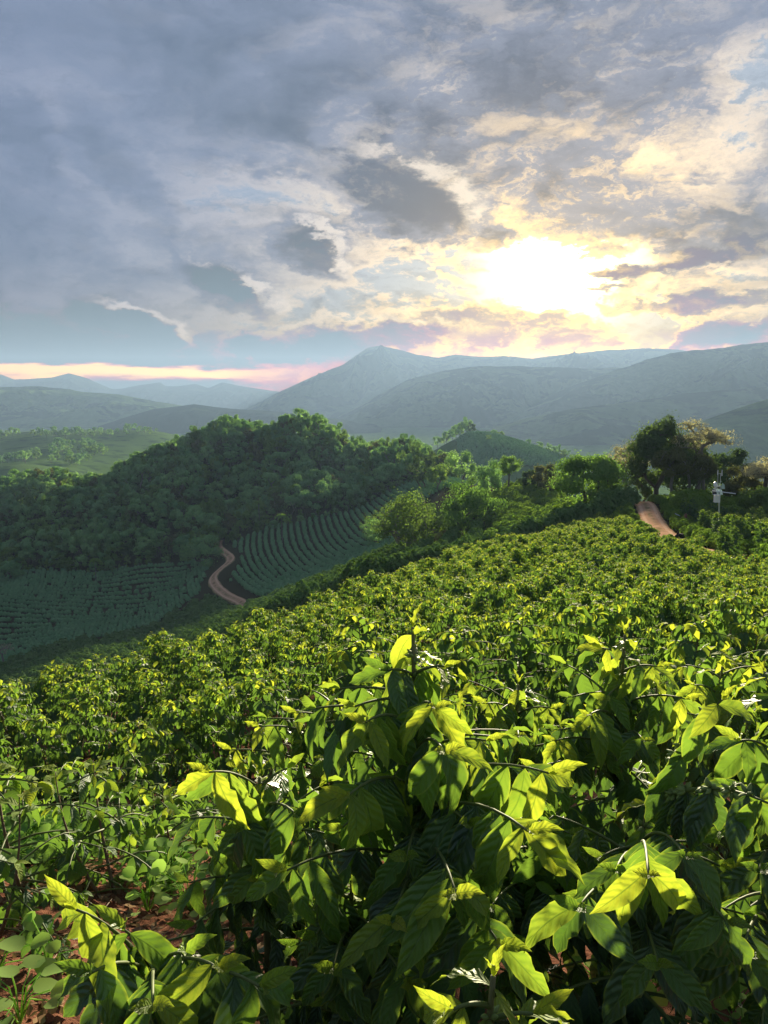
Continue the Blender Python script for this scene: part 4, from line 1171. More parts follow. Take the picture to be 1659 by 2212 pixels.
def bush_skeleton(rg, H, Wd, stems=1, node=.065, lstart=.30, leaf=.125, low=.1, tilt=.5, lose=0.0, young=0.0):
    """stems, branches and leaves of a coffee bush: polylines [(pts, radii)], leaves [(base, dir, normal, size, age)]"""
    lines = []; leaves = []
    down = np.array([0, 0, -1.])
    for st in range(stems):
        a0 = rg.uniform(0, 6.28)
        lean = (0.10 if stems == 1 else .28) * H
        b = np.array([cos(a0), sin(a0), 0]) * (.02 if stems == 1 else .07)
        top = b + np.array([cos(a0) * lean, sin(a0) * lean, H * rg.uniform(.9, 1.03)])
        sp = np.array([b * (1 - f) + top * f + np.array([cos(a0), sin(a0), 0]) * .04 * sin(f * pi) for f in np.linspace(0, 1, 7)])
        lines.append((sp, np.linspace(.011, .0025, 7) * (.45 + H * .5), 0))
        nn = int(H / node)
        for k in range(nn):
            f = low + (1 - low) * k / nn
            p = b * (1 - f) + top * f
            th0 = a0 + k * 1.571 + rg.uniform(-.35, .35)
            ln = Wd * (1 - f) ** .55 * (.62 + .38 * min(1, f / .35)) * rg.uniform(.75, 1.1)
            ln = max(ln, .07)
            for sgn in (0, pi):
                if rg.uniform() < .10 + lose: continue
                th = th0 + sgn
                o = np.array([cos(th), sin(th), 0])
                e0 = tilt * (.5 + .7 * f) + rg.uniform(-.1, .1)
                n = 5
                pts = [p]; dcur = nrm(o * cos(e0) + np.array([0, 0, sin(e0)]))
                for s in range(n):
                    dcur = nrm(dcur + down * (.13 + .10 * (1 - f)) * rg.uniform(.6, 1.4) + rg.normal(size=3) * .05)
                    pts.append(pts[-1] + dcur * ln / n)
                pts = np.array(pts)
                lines.append((pts, np.linspace(.005, .0022, n + 1), 1))
                m = max(1, int(ln * (1 - lstart) / .058))
                for q in range(m + 1):
                    g = lstart + (1 - lstart) * (q + .5) / (m + 1)
                    i = min(n - 1, int(g * n)); ff = g * n - i
                    bp = pts[i] * (1 - ff) + pts[i + 1] * ff
                    bd = nrm(pts[i + 1] - pts[i])
                    sd = nrm(np.cross(bd, [0, 0, 1.]))
                    endf = q / max(m, 1)
                    for s2 in (-1, 1):
                        if rg.uniform() < lose: continue
                        dn = rg.uniform(.35, 1.35) * (1.2 - .55 * f)
                        d = nrm(sd * s2 * rg.uniform(.55, .95) + bd * rg.uniform(.35, .8) + down * dn)
                        nm = nrm(np.cross(np.cross(d, np.array([0, 0, 1.]) + o * .7), d) + rg.normal(size=3) * .16)
                        age = np.clip(.10 * rg.normal() + (endf ** 2) * (.05 + .85 * f * f) + max(0, f - .72) * 1.1 + young, 0, 1)
                        leaves.append((bp, d, nm, leaf * rg.uniform(.75, 1.15) * (1 - .25 * (endf > .95)), age))
                # end pair
                bd = nrm(pts[-1] - pts[-2])
                for s2 in (-1, 1):
                    sd = nrm(np.cross(bd, [0, 0, 1.]))
                    d = nrm(bd + sd * s2 * .35 + np.array([0, 0, rg.uniform(-.3, .5)]))
                    leaves.append((pts[-1], d, nrm(np.cross(np.cross(d, [0, 0, 1.]), d) + rg.normal(size=3) * .2), leaf * rg.uniform(.45, .7), np.clip(.30 + .65 * f + .12 * rg.normal() + young, 0, 1)))
        for k in range(6):
            th = k * 1.57 + (k // 2) * .8
            d = nrm([cos(th), sin(th), rg.uniform(.1, 1.0)])
            leaves.append((top - np.array([0, 0, .02 * k]), d, nrm(np.cross(np.cross(d, [0, 0, 1.]), d)), leaf * rg.uniform(.6, .95), np.clip(.95 - .08 * k, 0, 1)))
    return lines, leaves

def foliage_mesh(name, leaves, tmpl, mat):
    mb = MB()
    B = np.array([l[0] for l in leaves]); Dv = np.array([l[1] for l in leaves]); Nm = np.array([l[2] for l in leaves]); Sz = np.array([l[3] for l in leaves]); Ag = np.array([l[4] for l in leaves])
    Xv = np.cross(Dv, Nm); Xv /= np.linalg.norm(Xv, axis=1)[:, None] + 1e-9
    Nm = np.cross(Xv, Dv)
    which = np.arange(len(leaves)) % len(tmpl)
    for k, (V, F, UV) in enumerate(tmpl):
        i = np.nonzero(which == k)[0]
        if not len(i): continue
        P = B[i, None, :] + Sz[i, None, None] * (V[None, :, 0:1] * Xv[i, None, :] + V[None, :, 1:2] * Dv[i, None, :] + V[None, :, 2:3] * Nm[i, None, :])
        nv = len(V)
        FF = (F[None] + (np.arange(len(i)) * nv)[:, None, None]).reshape(-1, 4)
        mb.add(P.reshape(-1, 3), FF, uv=np.tile(UV, (len(i), 1)), age=np.repeat(Ag[i], nv))
    return mb.mesh(name, [mat])
def stem_mesh(name, lines, sides=(6, 4)):
    mb = MB()
    for pts, r, lv in lines: mb.tube(pts, r, sides[lv], mat=lv)
    return mb.mesh(name, [M['bark_c'], M['twig']])

TM_MID = [leaf_template(6, 3, curl=c, fold=f, wave=w, phase=p) for c, f, w, p in [(.35, .14, .03, 0), (.60, .10, .04, 1), (.25, .2, .03, 2), (.85, .12, .035, 3)]]
TM_LOW = [leaf_template(4, 3, curl=c, fold=f, wave=0) for c, f in [(.4, .16), (.7, .1), (.25, .2)]]

BUSH = []      # near ones, fine leaves
for k in range(7):
    rg = np.random.default_rng(500 + k)
    li, le = bush_skeleton(rg, rg.uniform(.95, 1.2), rg.uniform(.58, .72), stems=1 + k % 2, node=.056, leaf=.132)
    BUSH.append((stem_mesh('coffee_stem', li), foliage_mesh('coffee_foliage', le, TM_MID, M['leaf'])))
BUSHF = []     # farther ones
for k in range(6):
    rg = np.random.default_rng(520 + k)
    li, le = bush_skeleton(rg, rg.uniform(.95, 1.2), rg.uniform(.62, .78), stems=1 + k % 2, node=.066, leaf=.150)
    BUSHF.append((stem_mesh('coffee_stem', li, (4, 3)), foliage_mesh('coffee_foliage', le, TM_LOW, M['leaf'])))
SMALL = []     # low, open bushes on the left
for k in range(4):
    rg = np.random.default_rng(540 + k)
    li, le = bush_skeleton(rg, rg.uniform(.55, .68), rg.uniform(.42, .55), stems=2, node=.075, leaf=.11, lose=.12, lstart=.45, tilt=.45)
    SMALL.append((stem_mesh('coffee_stem', li), foliage_mesh('coffee_foliage', le, TM_MID, M['leaf'])))
BIG = []       # mature bushes right of the track
for k in range(3):
    rg = np.random.default_rng(560 + k)
    li, le = bush_skeleton(rg, rg.uniform(2.2, 2.5), rg.uniform(1.0, 1.15), stems=2, node=.10, leaf=.20, young=-.22)
    BIG.append((stem_mesh('coffee_stem', li, (4, 3)), foliage_mesh('coffee_foliage', le, TM_LOW, M['leaf'])))

def bush(ms, x, y, rz, sc, label, group, zs=1.0):
    t = thing('coffee_bush', label, 'coffee bush', (x, y, gz(x, y) - .02), rz, group, sc)
    t.scale[2] *= zs
    obj('stem', ms[0], t)
    f = obj('foliage', ms[1], t, kind='stuff')
    return t

FIELD = upoly([(-500, 3.2), (-500, 12), (-200, 12.5), (0, 14), (300, 17.5), (600, 25), (830, 36), (1050, 55), (1220, 70), (1380, 79), (1384, 72), (1390, 62), (1406, 54), (1438, 46), (1490, 40), (1556, 33), (1700, 27), (2200, 20), (2200, 3.0)])
def plant_field():
    rg = np.random.default_rng(77)
    C = np.array([-58., 109.])
    pts = []
    for r in np.arange(20, 175, 1.9):
        n = int(2 * pi * r / .60)
        th = np.arange(n) / n * 2 * pi + rg.uniform(0, .3)
        th = th + rg.normal(0, .10, n) / r
        rr = r + .12 * np.sin(th * r / 9.) + rg.normal(0, .09, n)
        pts.append(np.stack([C[0] + rr * np.cos(th), C[1] + rr * np.sin(th)], 1))
    P = np.concatenate(pts)
    k = inside(P[:, 0], P[:, 1], FIELD) & (np.abs(P[:, 0] / P[:, 1]) < .66)
    P = P[k]
    # open ground with low bushes on the near left, room for the nearest bushes
    d = P[:, 1]; uu = P[:, 0] / d
    k = ~((d < 6.2) & (uu < -.02)) & ~((d < 4.0)) & (near_path(P[:, 0], P[:, 1], ROAD1) > 2.3)
    P = P[k]
    Z = ground_z(P[:, 0], P[:, 1])
    k = visible_rank(P[:, 0], P[:, 1], Z + 1.1)
    P, Z = P[k], Z[k]
    o = np.argsort(P[:, 1]); P, Z = P[o], Z[o]
    n = len(P)
    inf = np.abs(P[:, 0] / P[:, 1]) < .52
    sc = rg.uniform(.85, 1.12, n); rz = rg.uniform(0, 6.28, n)
    count = 0; rest = []
    for i in range(n):
        x, y = P[i]
        if inf[i] and count < 235:
            fine = y < 13
            ms = BUSH[rg.integers(7)] if fine else BUSHF[rg.integers(6)]
            side = x / y
            col = 'left' if side < -.2 else ('middle' if side < .17 else 'right')
            row = 'in the first dense rows of the slope' if y < 9 else ('in the middle rows of the slope' if y < 15 else 'in the upper rows near the crest')
            where = {'left': 'above the valley floor', 'middle': 'below the domed trees', 'right': 'below the dirt track'}[col]
            look = 'large-leaved coffee bush' if y < 9 else ('bright-topped coffee bush' if y < 15 else 'small-looking coffee bush')
            bush(ms, x, y, rz[i], sc[i], f'{look} {row}, {where}', f'coffee bushes {row}, {where}', rg.uniform(.9, 1.1))
            count += 1
        else:
            rest.append(i)
    rest = np.array(rest)
    scatter('coffee_rows', 'rows of coffee bushes farther up the sunlit slope', np.stack([P[rest, 0], P[rest, 1], Z[rest] - .02], 1), rz[rest], sc[rest], rg.integers(0, 6, len(rest)), [joined_proto('coffee_rows_source', a, b) for a, b in BUSHF])
    print('field bushes', count, len(rest))
plant_field()

def plant_right():
    rg = np.random.default_rng(88)
    poly = upoly([(1545, 42), (1600, 33), (1659, 29), (1760, 26), (2000, 26), (2000, 80), (1480, 82), (1440, 78), (1436, 68), (1452, 58), (1490, 50)])
    X, Y = jgrid(8, 60, 25, 85, 1.7, .25, rg)
    k = inside(X, Y, poly) & (near_path(X, Y, ROAD1) > 2.6) & (np.abs(X / Y) < .62)
    X, Y = X[k], Y[k]
    o = np.argsort(Y); X, Y = X[o], Y[o]
    Z = ground_z(X, Y)
    vis = np.abs(X / Y) < .52
    c = 0; rest = []
    for i in range(len(X)):
        if vis[i] and c < 60:
            bush(BIG[rg.integers(3)], X[i], Y[i], rg.uniform(0, 6), rg.uniform(.72, .95), 'tall mature coffee bush beside the red track on the right', 'mature coffee bushes right of the track'); c += 1
        else: rest.append(i)
    rest = np.array(rest)
    scatter('mature_coffee', 'mass of mature coffee bushes around the weather mast', np.stack([X[rest], Y[rest], Z[rest] - .1], 1), rg.uniform(0, 6, len(rest)), rg.uniform(.85, 1.15, len(rest)), rg.integers(0, 4, len(rest)), HS)
    # weeds on the verge of the track
    n = 900
    i = rg.integers(len(ROAD1), size=n)
    side = rg.uniform(1.35, 3.0, n) * rg.choice([1, 1, 1, -1], n)
    tx_ = np.gradient(ROAD1[:, 0])[i]; ty_ = np.gradient(ROAD1[:, 1])[i]; L = np.hypot(tx_, ty_)
    X = ROAD1[i, 0] + ty_ / L * side; Y = ROAD1[i, 1] - tx_ / L * side
    scatter('verge_weeds', 'tall green weeds along the right verge of the track', np.stack([X, Y, ground_z(X, Y)], 1), rg.uniform(0, 6, n), rg.uniform(.15, .5, n), rg.integers(0, 4, n), HS)
plant_right()

# ------------------------------------------------------------------ nearest bushes, leaf by leaf
HL = []
for k, (c, f, w, wv, ph, tw, sd) in enumerate([(.32, .12, .030, 2.5, 0, .15, .04), (.52, .10, .038, 3.0, 1, -.25, -.05), (.72, .08, .035, 2.2, 2, .3, .06), (.22, .16, .040, 3.2, 3, .35, 0), (.45, .05, .045, 2.7, 4, -.35, .07), (.95, .10, .030, 2.4, 5, .2, -.07), (.38, .20, .030, 3.4, .5, -.2, .05)]):
    V, F, UV = leaf_template(15, 5, bite=[None, None, ((.62, 1, .45, .05),), None, ((.35, -1, .35, .04), (.75, 1, .4, .05)), None, ((.55, -1, .5, .06),)][k], W=.30 + .02 * (k % 3), curl=c, fold=f, wave=w, waves=wv, phase=ph, twist=tw, side=sd)
    mb = MB(); mb.add(V, F, uv=UV)
    HL.append(mb.mesh('coffee_leaf', [M['leaf_hero']]))
TM_HERO = [leaf_template(10, 5, W=.32, curl=c, fold=f, wave=.03, waves=2.6, phase=p, twist=w) for c, f, p, w in [(.32, .12, 0, .15), (.55, .10, 1, -.25), (.8, .08, 2, .3), (.42, .18, 3, -.2)]]
def bud_mesh():
    rg = np.random.default_rng(3)
    mb = MB()
    for k in range(7):
        d = nrm(rg.normal(size=3) + [0, 0, .5])
        mb.tube([d * .003, d * .009, d * .016], [.0022, .0036, .0012], 5)
    return mb.mesh('bud_cluster', [M['bud']])
BUD = bud_mesh()

LEAFN = {}; OVER = {}
def put_leaf(parent, base, d, nm, size, age, rg, shape=None):
    n = LEAFN[parent.name] = LEAFN.get(parent.name, 0) + 1
    if n > 285:          # leaves deep inside the bush: one joined part
        OVER.setdefault(parent.name, []).append((np.array(base, float), nrm(d), nrm(nm), size, float(np.clip(age, 0, 1))))
        return None
    d = nrm(d); x = nrm(np.cross(d, nm)); z = np.cross(x, d)
    m = Matrix(((x[0], d[0], z[0], base[0]), (x[1], d[1], z[1], base[1]), (x[2], d[2], z[2], base[2]), (0, 0, 0, 1)))
    o = bpy.data.objects.new('leaf', HL[int(rg.integers(len(HL))) if shape is None else shape])
    o.matrix_local = m @ Matrix.Scale(size, 4)
    o.color = (float(np.clip(age, 0, 1)), float(rg.uniform()), 0, 1)
    COL.objects.link(o); o.parent = parent
    return o

def hero(label, u, d, apex, tips, seed, extra=14, ext_low=.25, ext_high=.9, ext_len=.42, leaf=.135, spread_az=(0, 6.28), sparse=0.0):
    """a bush right in front of the camera: apex (u, v, d) of the main stem, tips [(u, v, d, young, n_nodes, size)]"""
    rg = np.random.default_rng(seed)
    xb = ray(u, 1500)[0] * d
    base = np.array([xb, d, gz(xb, d)])
    t = thing('coffee_bush', label, 'coffee bush', base)
    top = at(*apex) - base
    stem = [np.zeros(3), top * .35 + [.02, .01, 0], top * .7 + [-.01, .02, 0], top]
    stem = np.array([stem[0] * (1 - f) ** 3 + 3 * stem[1] * f * (1 - f) ** 2 + 3 * stem[2] * f * f * (1 - f) + stem[3] * f ** 3 for f in np.linspace(0, 1, 10)])
    mb = MB(); mb.tube(stem, np.linspace(.013, .004, 10), 7, mat=0)
    obj('stem', mb.mesh('coffee_stem', [M['stem_g']]), t)
    down = np.array([0, 0, -1.])
    def leafy(pts, yng, nn, size, step=.047, droop=.95, buds=False):
        nn = nn + 3
        mb = MB(); mb.tube(pts, np.linspace(.0045, .0022, len(pts)), 6, mat=0)
        br = obj('branch', mb.mesh('coffee_branch', [M['twig']]), t)
        L = np.concatenate([[0], np.cumsum(np.linalg.norm(np.diff(pts, axis=0), axis=1))])
        bd = nrm(pts[-1] - pts[-2])
        sd = nrm(np.cross(bd, [0, 0, 1.]) + rg.normal(size=3) * .15)
        upv = np.cross(sd, bd)
        for s2 in (-1, 1):      # youngest pair, folded upright
            put_leaf(t, pts[-1], bd * .9 + sd * s2 * .28 + [0, 0, .5], nrm(np.cross(np.cross(bd, sd), bd) * .2 + sd * -s2 + [0, 0, .4]), size * rg.uniform(.32, .55), min(1, yng + .25), rg, 3)
        for q in range(nn):
            s = L[-1] - .018 - q * step * rg.uniform(.85, 1.15)
            if s < .02: break
            p = np.array([np.interp(s, L, pts[:, k]) for k in range(3)])
            for s2 in (-1, 1):
                if abs(bd[2]) > .85 and s2 == -1: sd = nrm(np.cross(bd, sd))
                if q > 1 and rg.uniform() < .12 + sparse: continue
                a = rg.uniform(.55, .95)
                dd = nrm(sd * s2 * a * .72 + bd * rg.uniform(.2, .6) + upv * .1 + down * droop * rg.uniform(.5, 1.5) * (.55 + .25 * q))
                outw = nrm(p - np.array([top[0], top[1], p[2]]) + 1e-3) * .5
                nm = nrm(np.array([0, 0, 1.]) + outw + np.array([0, -.25, 0]) + rg.normal(size=3) * .22)
                age = np.clip(yng - q * .22 + rg.normal() * .14, 0, 1)
                put_leaf(t, p, dd, nm, size * 1.12 * rg.uniform(.80, 1.12) * (.78 if q == 0 else 1), age, rg)
            if buds and q > 0:
                b = obj('bud_cluster', BUD, br); b.location = p; b.rotation_euler = (rg.uniform(0, 3), rg.uniform(0, 3), 0); b.scale = (1.3,) * 3
    # crown of the stem
    leafy(stem[-6:], 1.0, 7, leaf * .95, .052, .85, buds=True)
    for tp in tips:
        uu, vv, dd, yng, nn, size = tp[:6]
        buds = len(tp) > 6 and tp[6]
        e = at(uu, vv, dd) - base
        hz = np.linalg.norm(e[:2] - top[:2])
        zb = np.clip(e[2] - hz * .55, .08 * top[2], top[2] * .96)
        f = np.clip(zb / max(top[2], .05), .05, .97)
        b = np.array([np.interp(f, np.linspace(0, 1, 10), stem[:, k]) for k in range(3)])
        ctrl = (b + e) / 2 + np.array([0, 0, .16 * np.linalg.norm(e - b)])
        s = np.linspace(0, 1, 9)[:, None]
        leafy(b * (1 - s) ** 2 + 2 * ctrl * s * (1 - s) + e * s ** 2, yng, nn, size, buds=buds)
    for k in range(extra):
        f = rg.uniform(ext_low, ext_high)
        b = np.array([np.interp(f, np.linspace(0, 1, 10), stem[:, q]) for q in range(3)])
        th = rg.uniform(*spread_az)
        ln = ext_len * (1 - f * .6) * rg.uniform(.6, 1.1)
        e = b + np.array([cos(th) * ln, sin(th) * ln, ln * rg.uniform(-.15, .35)])
        ctrl = (b + e) / 2 + np.array([0, 0, .12 * ln])
        s = np.linspace(0, 1, 7)[:, None]
        leafy(b * (1 - s) ** 2 + 2 * ctrl * s * (1 - s) + e * s ** 2, .15 + .5 * f * rg.uniform(.3, 1.2), 6, leaf, droop=1.15)
    if OVER.get(t.name):
        o = obj('foliage', foliage_mesh('coffee_foliage', OVER[t.name], TM_HERO, M['leaf']), t, kind='stuff')
    return t

hero('tall coffee bush in the centre foreground with a bare-tipped leading shoot', 930, 1.70, (892, 1356, 1.72),
     [(838, 1448, 1.66, .15, 2, .15), (960, 1440, 1.68, .9, 3, .12), (900, 1400, 1.8, .7, 2, .13), (940, 1530, 1.48, .95, 3, .14), (750, 1720, 1.32, .9, 3, .15), (790, 1560, 1.45, .95, 4, .14), (1185, 1670, 1.40, .9, 4, .15), (1140, 1795, 1.22, .95, 3, .15), (985, 1930, 1.16, .85, 3, .15),
      (960, 1625, 1.36, .85, 3, .15), (620, 1880, 1.35, .6, 4, .15), (850, 1990, 1.22, .7, 3, .15), (1050, 1600, 1.6, .9, 3, .13), (1010, 1780, 1.4, .5, 4, .15), (880, 1850, 1.35, .45, 4, .15), (1080, 2040, 1.2, .6, 3, .15)], 901, extra=36, ext_low=.12, ext_high=.85)
hero('coffee bush left of centre with silvery glossy leaves', 560, 1.95, (560, 1680, 1.75),
     [(452, 1668, 1.62, 1.0, 3, .16), (620, 1660, 1.75, .5, 4, .14), (520, 1790, 1.6, .3, 4, .15), (700, 1800, 1.7, .3, 4, .14), (640, 1760, 1.55, .35, 4, .14), (690, 1700, 1.9, .7, 3, .13)], 902, extra=16, ext_low=.3, ext_high=.85, ext_len=.35)
hero('coffee bush on the right with a pale shoot standing above the rows', 1350, 2.35, (1350, 1372, 2.3),
     [(1272, 1545, 2.05, .9, 4, .14), (1420, 1440, 2.2, .9, 3, .14), (1300, 1400, 2.3, .95, 2, .14), (1480, 1510, 2.1, .9, 3, .13), (1200, 1600, 2.1, .8, 4, .13), (1390, 1600, 2.0, .6, 4, .13), (1160, 1660, 1.95, .7, 3, .13)], 903, extra=26, ext_low=.25, ext_high=.9)
hero('coffee bush at the right edge with a long diagonal budding branch', 1330, 1.55, (1405, 1720, 1.62),
     [(1560, 1512, 1.42, .75, 8, .122, True), (1660, 1735, 1.22, .5, 8, .122, True), (1400, 1890, 1.12, 1.0, 3, .13), (1480, 1850, 1.25, .35, 4, .15), (1330, 1880, 1.3, .4, 4, .145), (1570, 1990, 1.15, .3, 4, .145), (1250, 1960, 1.2, .3, 4, .15), (1420, 2080, 1.15, .4, 4, .15)], 904, extra=34, ext_low=.1, ext_high=.85)
hero('coffee bush in the right corner with big dark hanging leaves', 1700, 1.75, (1690, 1560, 1.8),
     [(1600, 1600, 1.7, .6, 4, .16), (1650, 1450, 1.9, .9, 3, .14), (1580, 1700, 1.6, .3, 4, .16), (1640, 1880, 1.4, .2, 4, .16), (1600, 2060, 1.25, .3, 4, .16), (1730, 1700, 1.4, .3, 4, .16)], 905, extra=26, ext_low=.15, ext_high=.9)
hero('low coffee bush in the bottom left corner with a yellow-green drooping tip', 330, 1.35, (330, 2080, 1.22),
     [(165, 1965, 1.12, 1.0, 3, .15), (270, 2010, 1.15, .5, 4, .15), (470, 2090, 1.05, .8, 4, .15), (400, 2060, 1.12, .4, 4, .15), (200, 2100, 1.05, .25, 4, .15), (560, 2130, 1.02, .5, 4, .15), (330, 2170, .98, .6, 3, .15)], 906, extra=12, ext_low=.4, ext_high=.9, ext_len=.25)
hero('coffee shoot at the bottom edge seen from above', 1060, 1.05, (1065, 2110, .95),
     [(980, 2180, .92, .9, 3, .14), (1150, 2190, .95, .8, 3, .14)], 907, extra=12, ext_low=.5, ext_high=.9, ext_len=.25)
hero('dark low coffee bush filling the gap between the two front bushes', 1150, 1.95, (1160, 1760, 1.9),
     [(1100, 1850, 1.75, .35, 4, .14), (1230, 1800, 1.8, .5, 4, .14), (1060, 1960, 1.6, .25, 4, .15), (1200, 1950, 1.65, .25, 4, .15), (1280, 1900, 1.8, .3, 4, .14)], 911, extra=26, ext_low=.1, ext_high=.95)
hero('dark low coffee bush under the left side of the centre bush', 760, 1.75, (760, 1900, 1.7),
     [(680, 1960, 1.55, .4, 4, .14), (820, 2030, 1.5, .3, 4, .15), (720, 2090, 1.4, .45, 4, .15), (880, 2120, 1.35, .5, 4, .15), (640, 2040, 1.6, .3, 3, .14)], 912, extra=24, ext_low=.1, ext_high=.95)
hero('coffee bush behind the right diagonal branch', 1420, 3.3, (1420, 1470, 3.3),
     [(1350, 1500, 3.2, .9, 3, .13), (1480, 1520, 3.2, .9, 3, .13), (1420, 1560, 3.0, .7, 4, .13), (1290, 1540, 3.2, .8, 3, .13)], 913, extra=22, ext_low=.3, ext_high=.95)
hero('coffee bush at the left of the leading shoot, in the second row', 930, 3.2, (930, 1480, 3.3),
     [(860, 1510, 3.2, .9, 3, .13), (1000, 1500, 3.2, .9, 3, .13), (930, 1570, 3.0, .7, 4, .13), (820, 1560, 3.1, .8, 3, .13)], 914, extra=22, ext_low=.3, ext_high=.95)
hero('coffee bush behind the centre foreground with dense dark leaves', 700, 2.55, (720, 1500, 2.6),
     [(640, 1540, 2.5, .9, 3, .13), (800, 1490, 2.6, .9, 3, .13), (560, 1570, 2.4, .85, 3, .13), (700, 1640, 2.3, .6, 4, .13), (500, 1620, 2.4, .8, 3, .13), (760, 1600, 2.4, .6, 4, .13)], 908, extra=22, ext_low=.3, ext_high=.95)
hero('coffee bush between the centre and right foreground bushes', 1120, 2.7, (1120, 1480, 2.75),
     [(1050, 1520, 2.6, .9, 3, .13), (1190, 1530, 2.6, .9, 3, .13), (1120, 1590, 2.4, .7, 4, .13), (1240, 1620, 2.4, .6, 3, .13), (1010, 1470, 2.8, .9, 3, .13)], 909, extra=22, ext_low=.3, ext_high=.95)
hero('coffee bush at the right edge behind the dark hanging leaves', 1560, 2.9, (1560, 1440, 2.9),
     [(1500, 1480, 2.8, .9, 3, .13), (1630, 1440, 2.8, .95, 3, .13), (1450, 1560, 2.6, .8, 3, .13), (1600, 1520, 2.7, .8, 3, .13)], 910, extra=22, ext_low=.3, ext_high=.95)

# low bushes, weeds and litter on the near left
def near_left():
    rg = np.random.default_rng(99)
    lows = [(250, 3.1, 'low open coffee bush with bare lower twigs on the red soil'), (60, 3.0, 'low coffee bush at the left edge above the red soil'), (140, 4.1, 'low coffee bush with drooping shoots among the pale weeds'), (400, 3.9, 'low coffee bush between the weeds and the taller bushes'),
            (-40, 4.4, 'low coffee bush cut by the left edge behind the weeds'), (520, 3.4, 'low coffee bush in the shade of the silvery-leaved bush'), (300, 5.0, 'low leggy coffee bush in front of the dense left rows'), (90, 5.4, 'low coffee bush under the first dense row at the left'),
            (-60, 2.5, 'low coffee bush in the left corner over bare red soil'), (470, 5.2, 'low coffee bush with pale shoots in the middle of the open ground')]
    for k, (u, d, lab) in enumerate(lows):
        x = ray(u, 1700)[0] * d
        bush(SMALL[k % 4], x, d, rg.uniform(0, 6), rg.uniform(.85, 1.2), lab, None)
    # weeds
    def weed_leaf():
        t = np.linspace(0, 2 * pi, 9)[:-1]
        V = [(0, 0, 0)] + [(.5 * cos(a) * (1 + .08 * sin(5 * a)), .5 + .5 * sin(a), .06 * cos(2 * a)) for a in t]
        V[0] = (0, .45, -.06)
        return np.array(V), [(0, i + 1, (i + 1) % 8 + 1) for i in range(8)]
    WV, WF = weed_leaf()
    mb = MB(); mb.add(WV, F3=WF); WL = mb.mesh('weed_leaf', [M['weed']])
    def frames(n, hgt, spread):
        out = []
        for k in range(n):
            th = k * 2.4 + rg.uniform(-.3, .3); h = hgt * rg.uniform(.4, 1); r = spread * rg.uniform(.2, 1)
            b = np.array([cos(th) * r, sin(th) * r, h]); d = nrm([cos(th), sin(th), rg.uniform(-.3, .35)]); nm = nrm([rg.normal() * .3, rg.normal() * .3 - .15, 1])
            x = nrm(np.cross(d, nm)); z = np.cross(x, d)
            out.append((b, x, d, z))
        return out
    protos = []
    for k in range(4):
        mb = MB()
        for b, x, d, z in frames(16 + 4 * k, .16, .14):
            s = rg.uniform(.03, .062)
            mb.add(b + s * (WV[:, :1] * x + WV[:, 1:2] * d + WV[:, 2:] * z), F3=WF)
            mb.tube([(0, 0, 0), b * [.5, .5, .8], b], .0018, 3)
        protos.append(proto('weed_source', mb.mesh('weed', [M['weed']])))
    P = []
    for u0, u1, d0, d1, n in [(-150, 160, 3.3, 4.6, 90), (-150, 480, 4.4, 6.4, 130), (250, 480, 2.8, 3.8, 10), (-200, 60, 4.0, 5.5, 40), (500, 760, 2.4, 3.6, 16), (1200, 1700, 1.3, 2.4, 20)]:
        for _ in range(n):
            d = rg.uniform(d0, d1); P.append((ray(rg.uniform(u0, u1), 1700)[0] * d, d))
    P = np.array(P); n = len(P)
    scatter('weeds', 'pale green round-leaved weeds covering the open soil on the left', np.stack([P[:, 0], P[:, 1], ground_z(P[:, 0], P[:, 1])], 1), rg.uniform(0, 6, n), rg.uniform(.5, 1.2, n), rg.integers(0, 4, n), protos)
    # the large pale weeds one can pick out
    for u, d, n, s, lab in [(20, 1.95, 13, .075, 'large pale-leaved weed in the bottom left corner'), (395, 1.75, 9, .07, 'pale round-leaved weed behind the bottom left bush'), (-30, 2.15, 9, .07, 'pale weed cut by the left edge near the bottom'), (90, 2.25, 8, .055, 'small pale weed on the dark litter at the bottom left')]:
        x = ray(u, 1900)[0] * d
        t = thing('weed_plant', lab, 'weed', (x, d, gz(x, d)))
        mb = MB()
        for b, xx, dd, zz in frames(n, .17, .13):
            sz = s * rg.uniform(.7, 1.15)
            mb.tube([(0, 0, 0), b * [.4, .4, .8], b], .0022, 4)
            o = bpy.data.objects.new('leaf', WL)
            o.matrix_local = Matrix(((xx[0], dd[0], zz[0], b[0]), (xx[1], dd[1], zz[1], b[1]), (xx[2], dd[2], zz[2], b[2]), (0, 0, 0, 1))) @ Matrix.Scale(sz, 4)
            COL.objects.link(o); o.parent = t
        obj('stem', mb.mesh('weed_stem', [M['weed']]), t)
    # litter: dry leaves, twigs and clods
    mb = MB()
    n = 5200
    d = rg.uniform(1.2, 6.5, n); u = rg.uniform(-250, 1000, n)
    x = np.array([ray(a, 1700)[0] for a in u]) * d
    cards(mb, np.stack([x, d, ground_z(x, d) + .012], 1), .045, 1.6, rg=rg, asp=.5)
    o = obj('litter', mb.mesh('litter', [M['litter']], smooth=False), kind='stuff'); o['label'] = 'dry fallen leaves scattered on the red soil'
    mb = MB()
    for _ in range(130):
        dd = rg.uniform(1.4, 5.5); xx = ray(rg.uniform(-200, 800), 1700)[0] * dd; th = rg.uniform(0, 3.1); L = rg.uniform(.06, .3)
        p = [(xx + cos(th) * L * f, dd + sin(th) * L * f, gz(xx + cos(th) * L * f, dd + sin(th) * L * f) + .01 + .01 * f) for f in (0, .5, 1)]
        mb.tube(p, [.003, .0025, .0015], 4)
    o = obj('twigs', mb.mesh('twigs', [M['bark_c']]), kind='stuff'); o['label'] = 'dry twigs lying on the red soil'
    mb = MB()
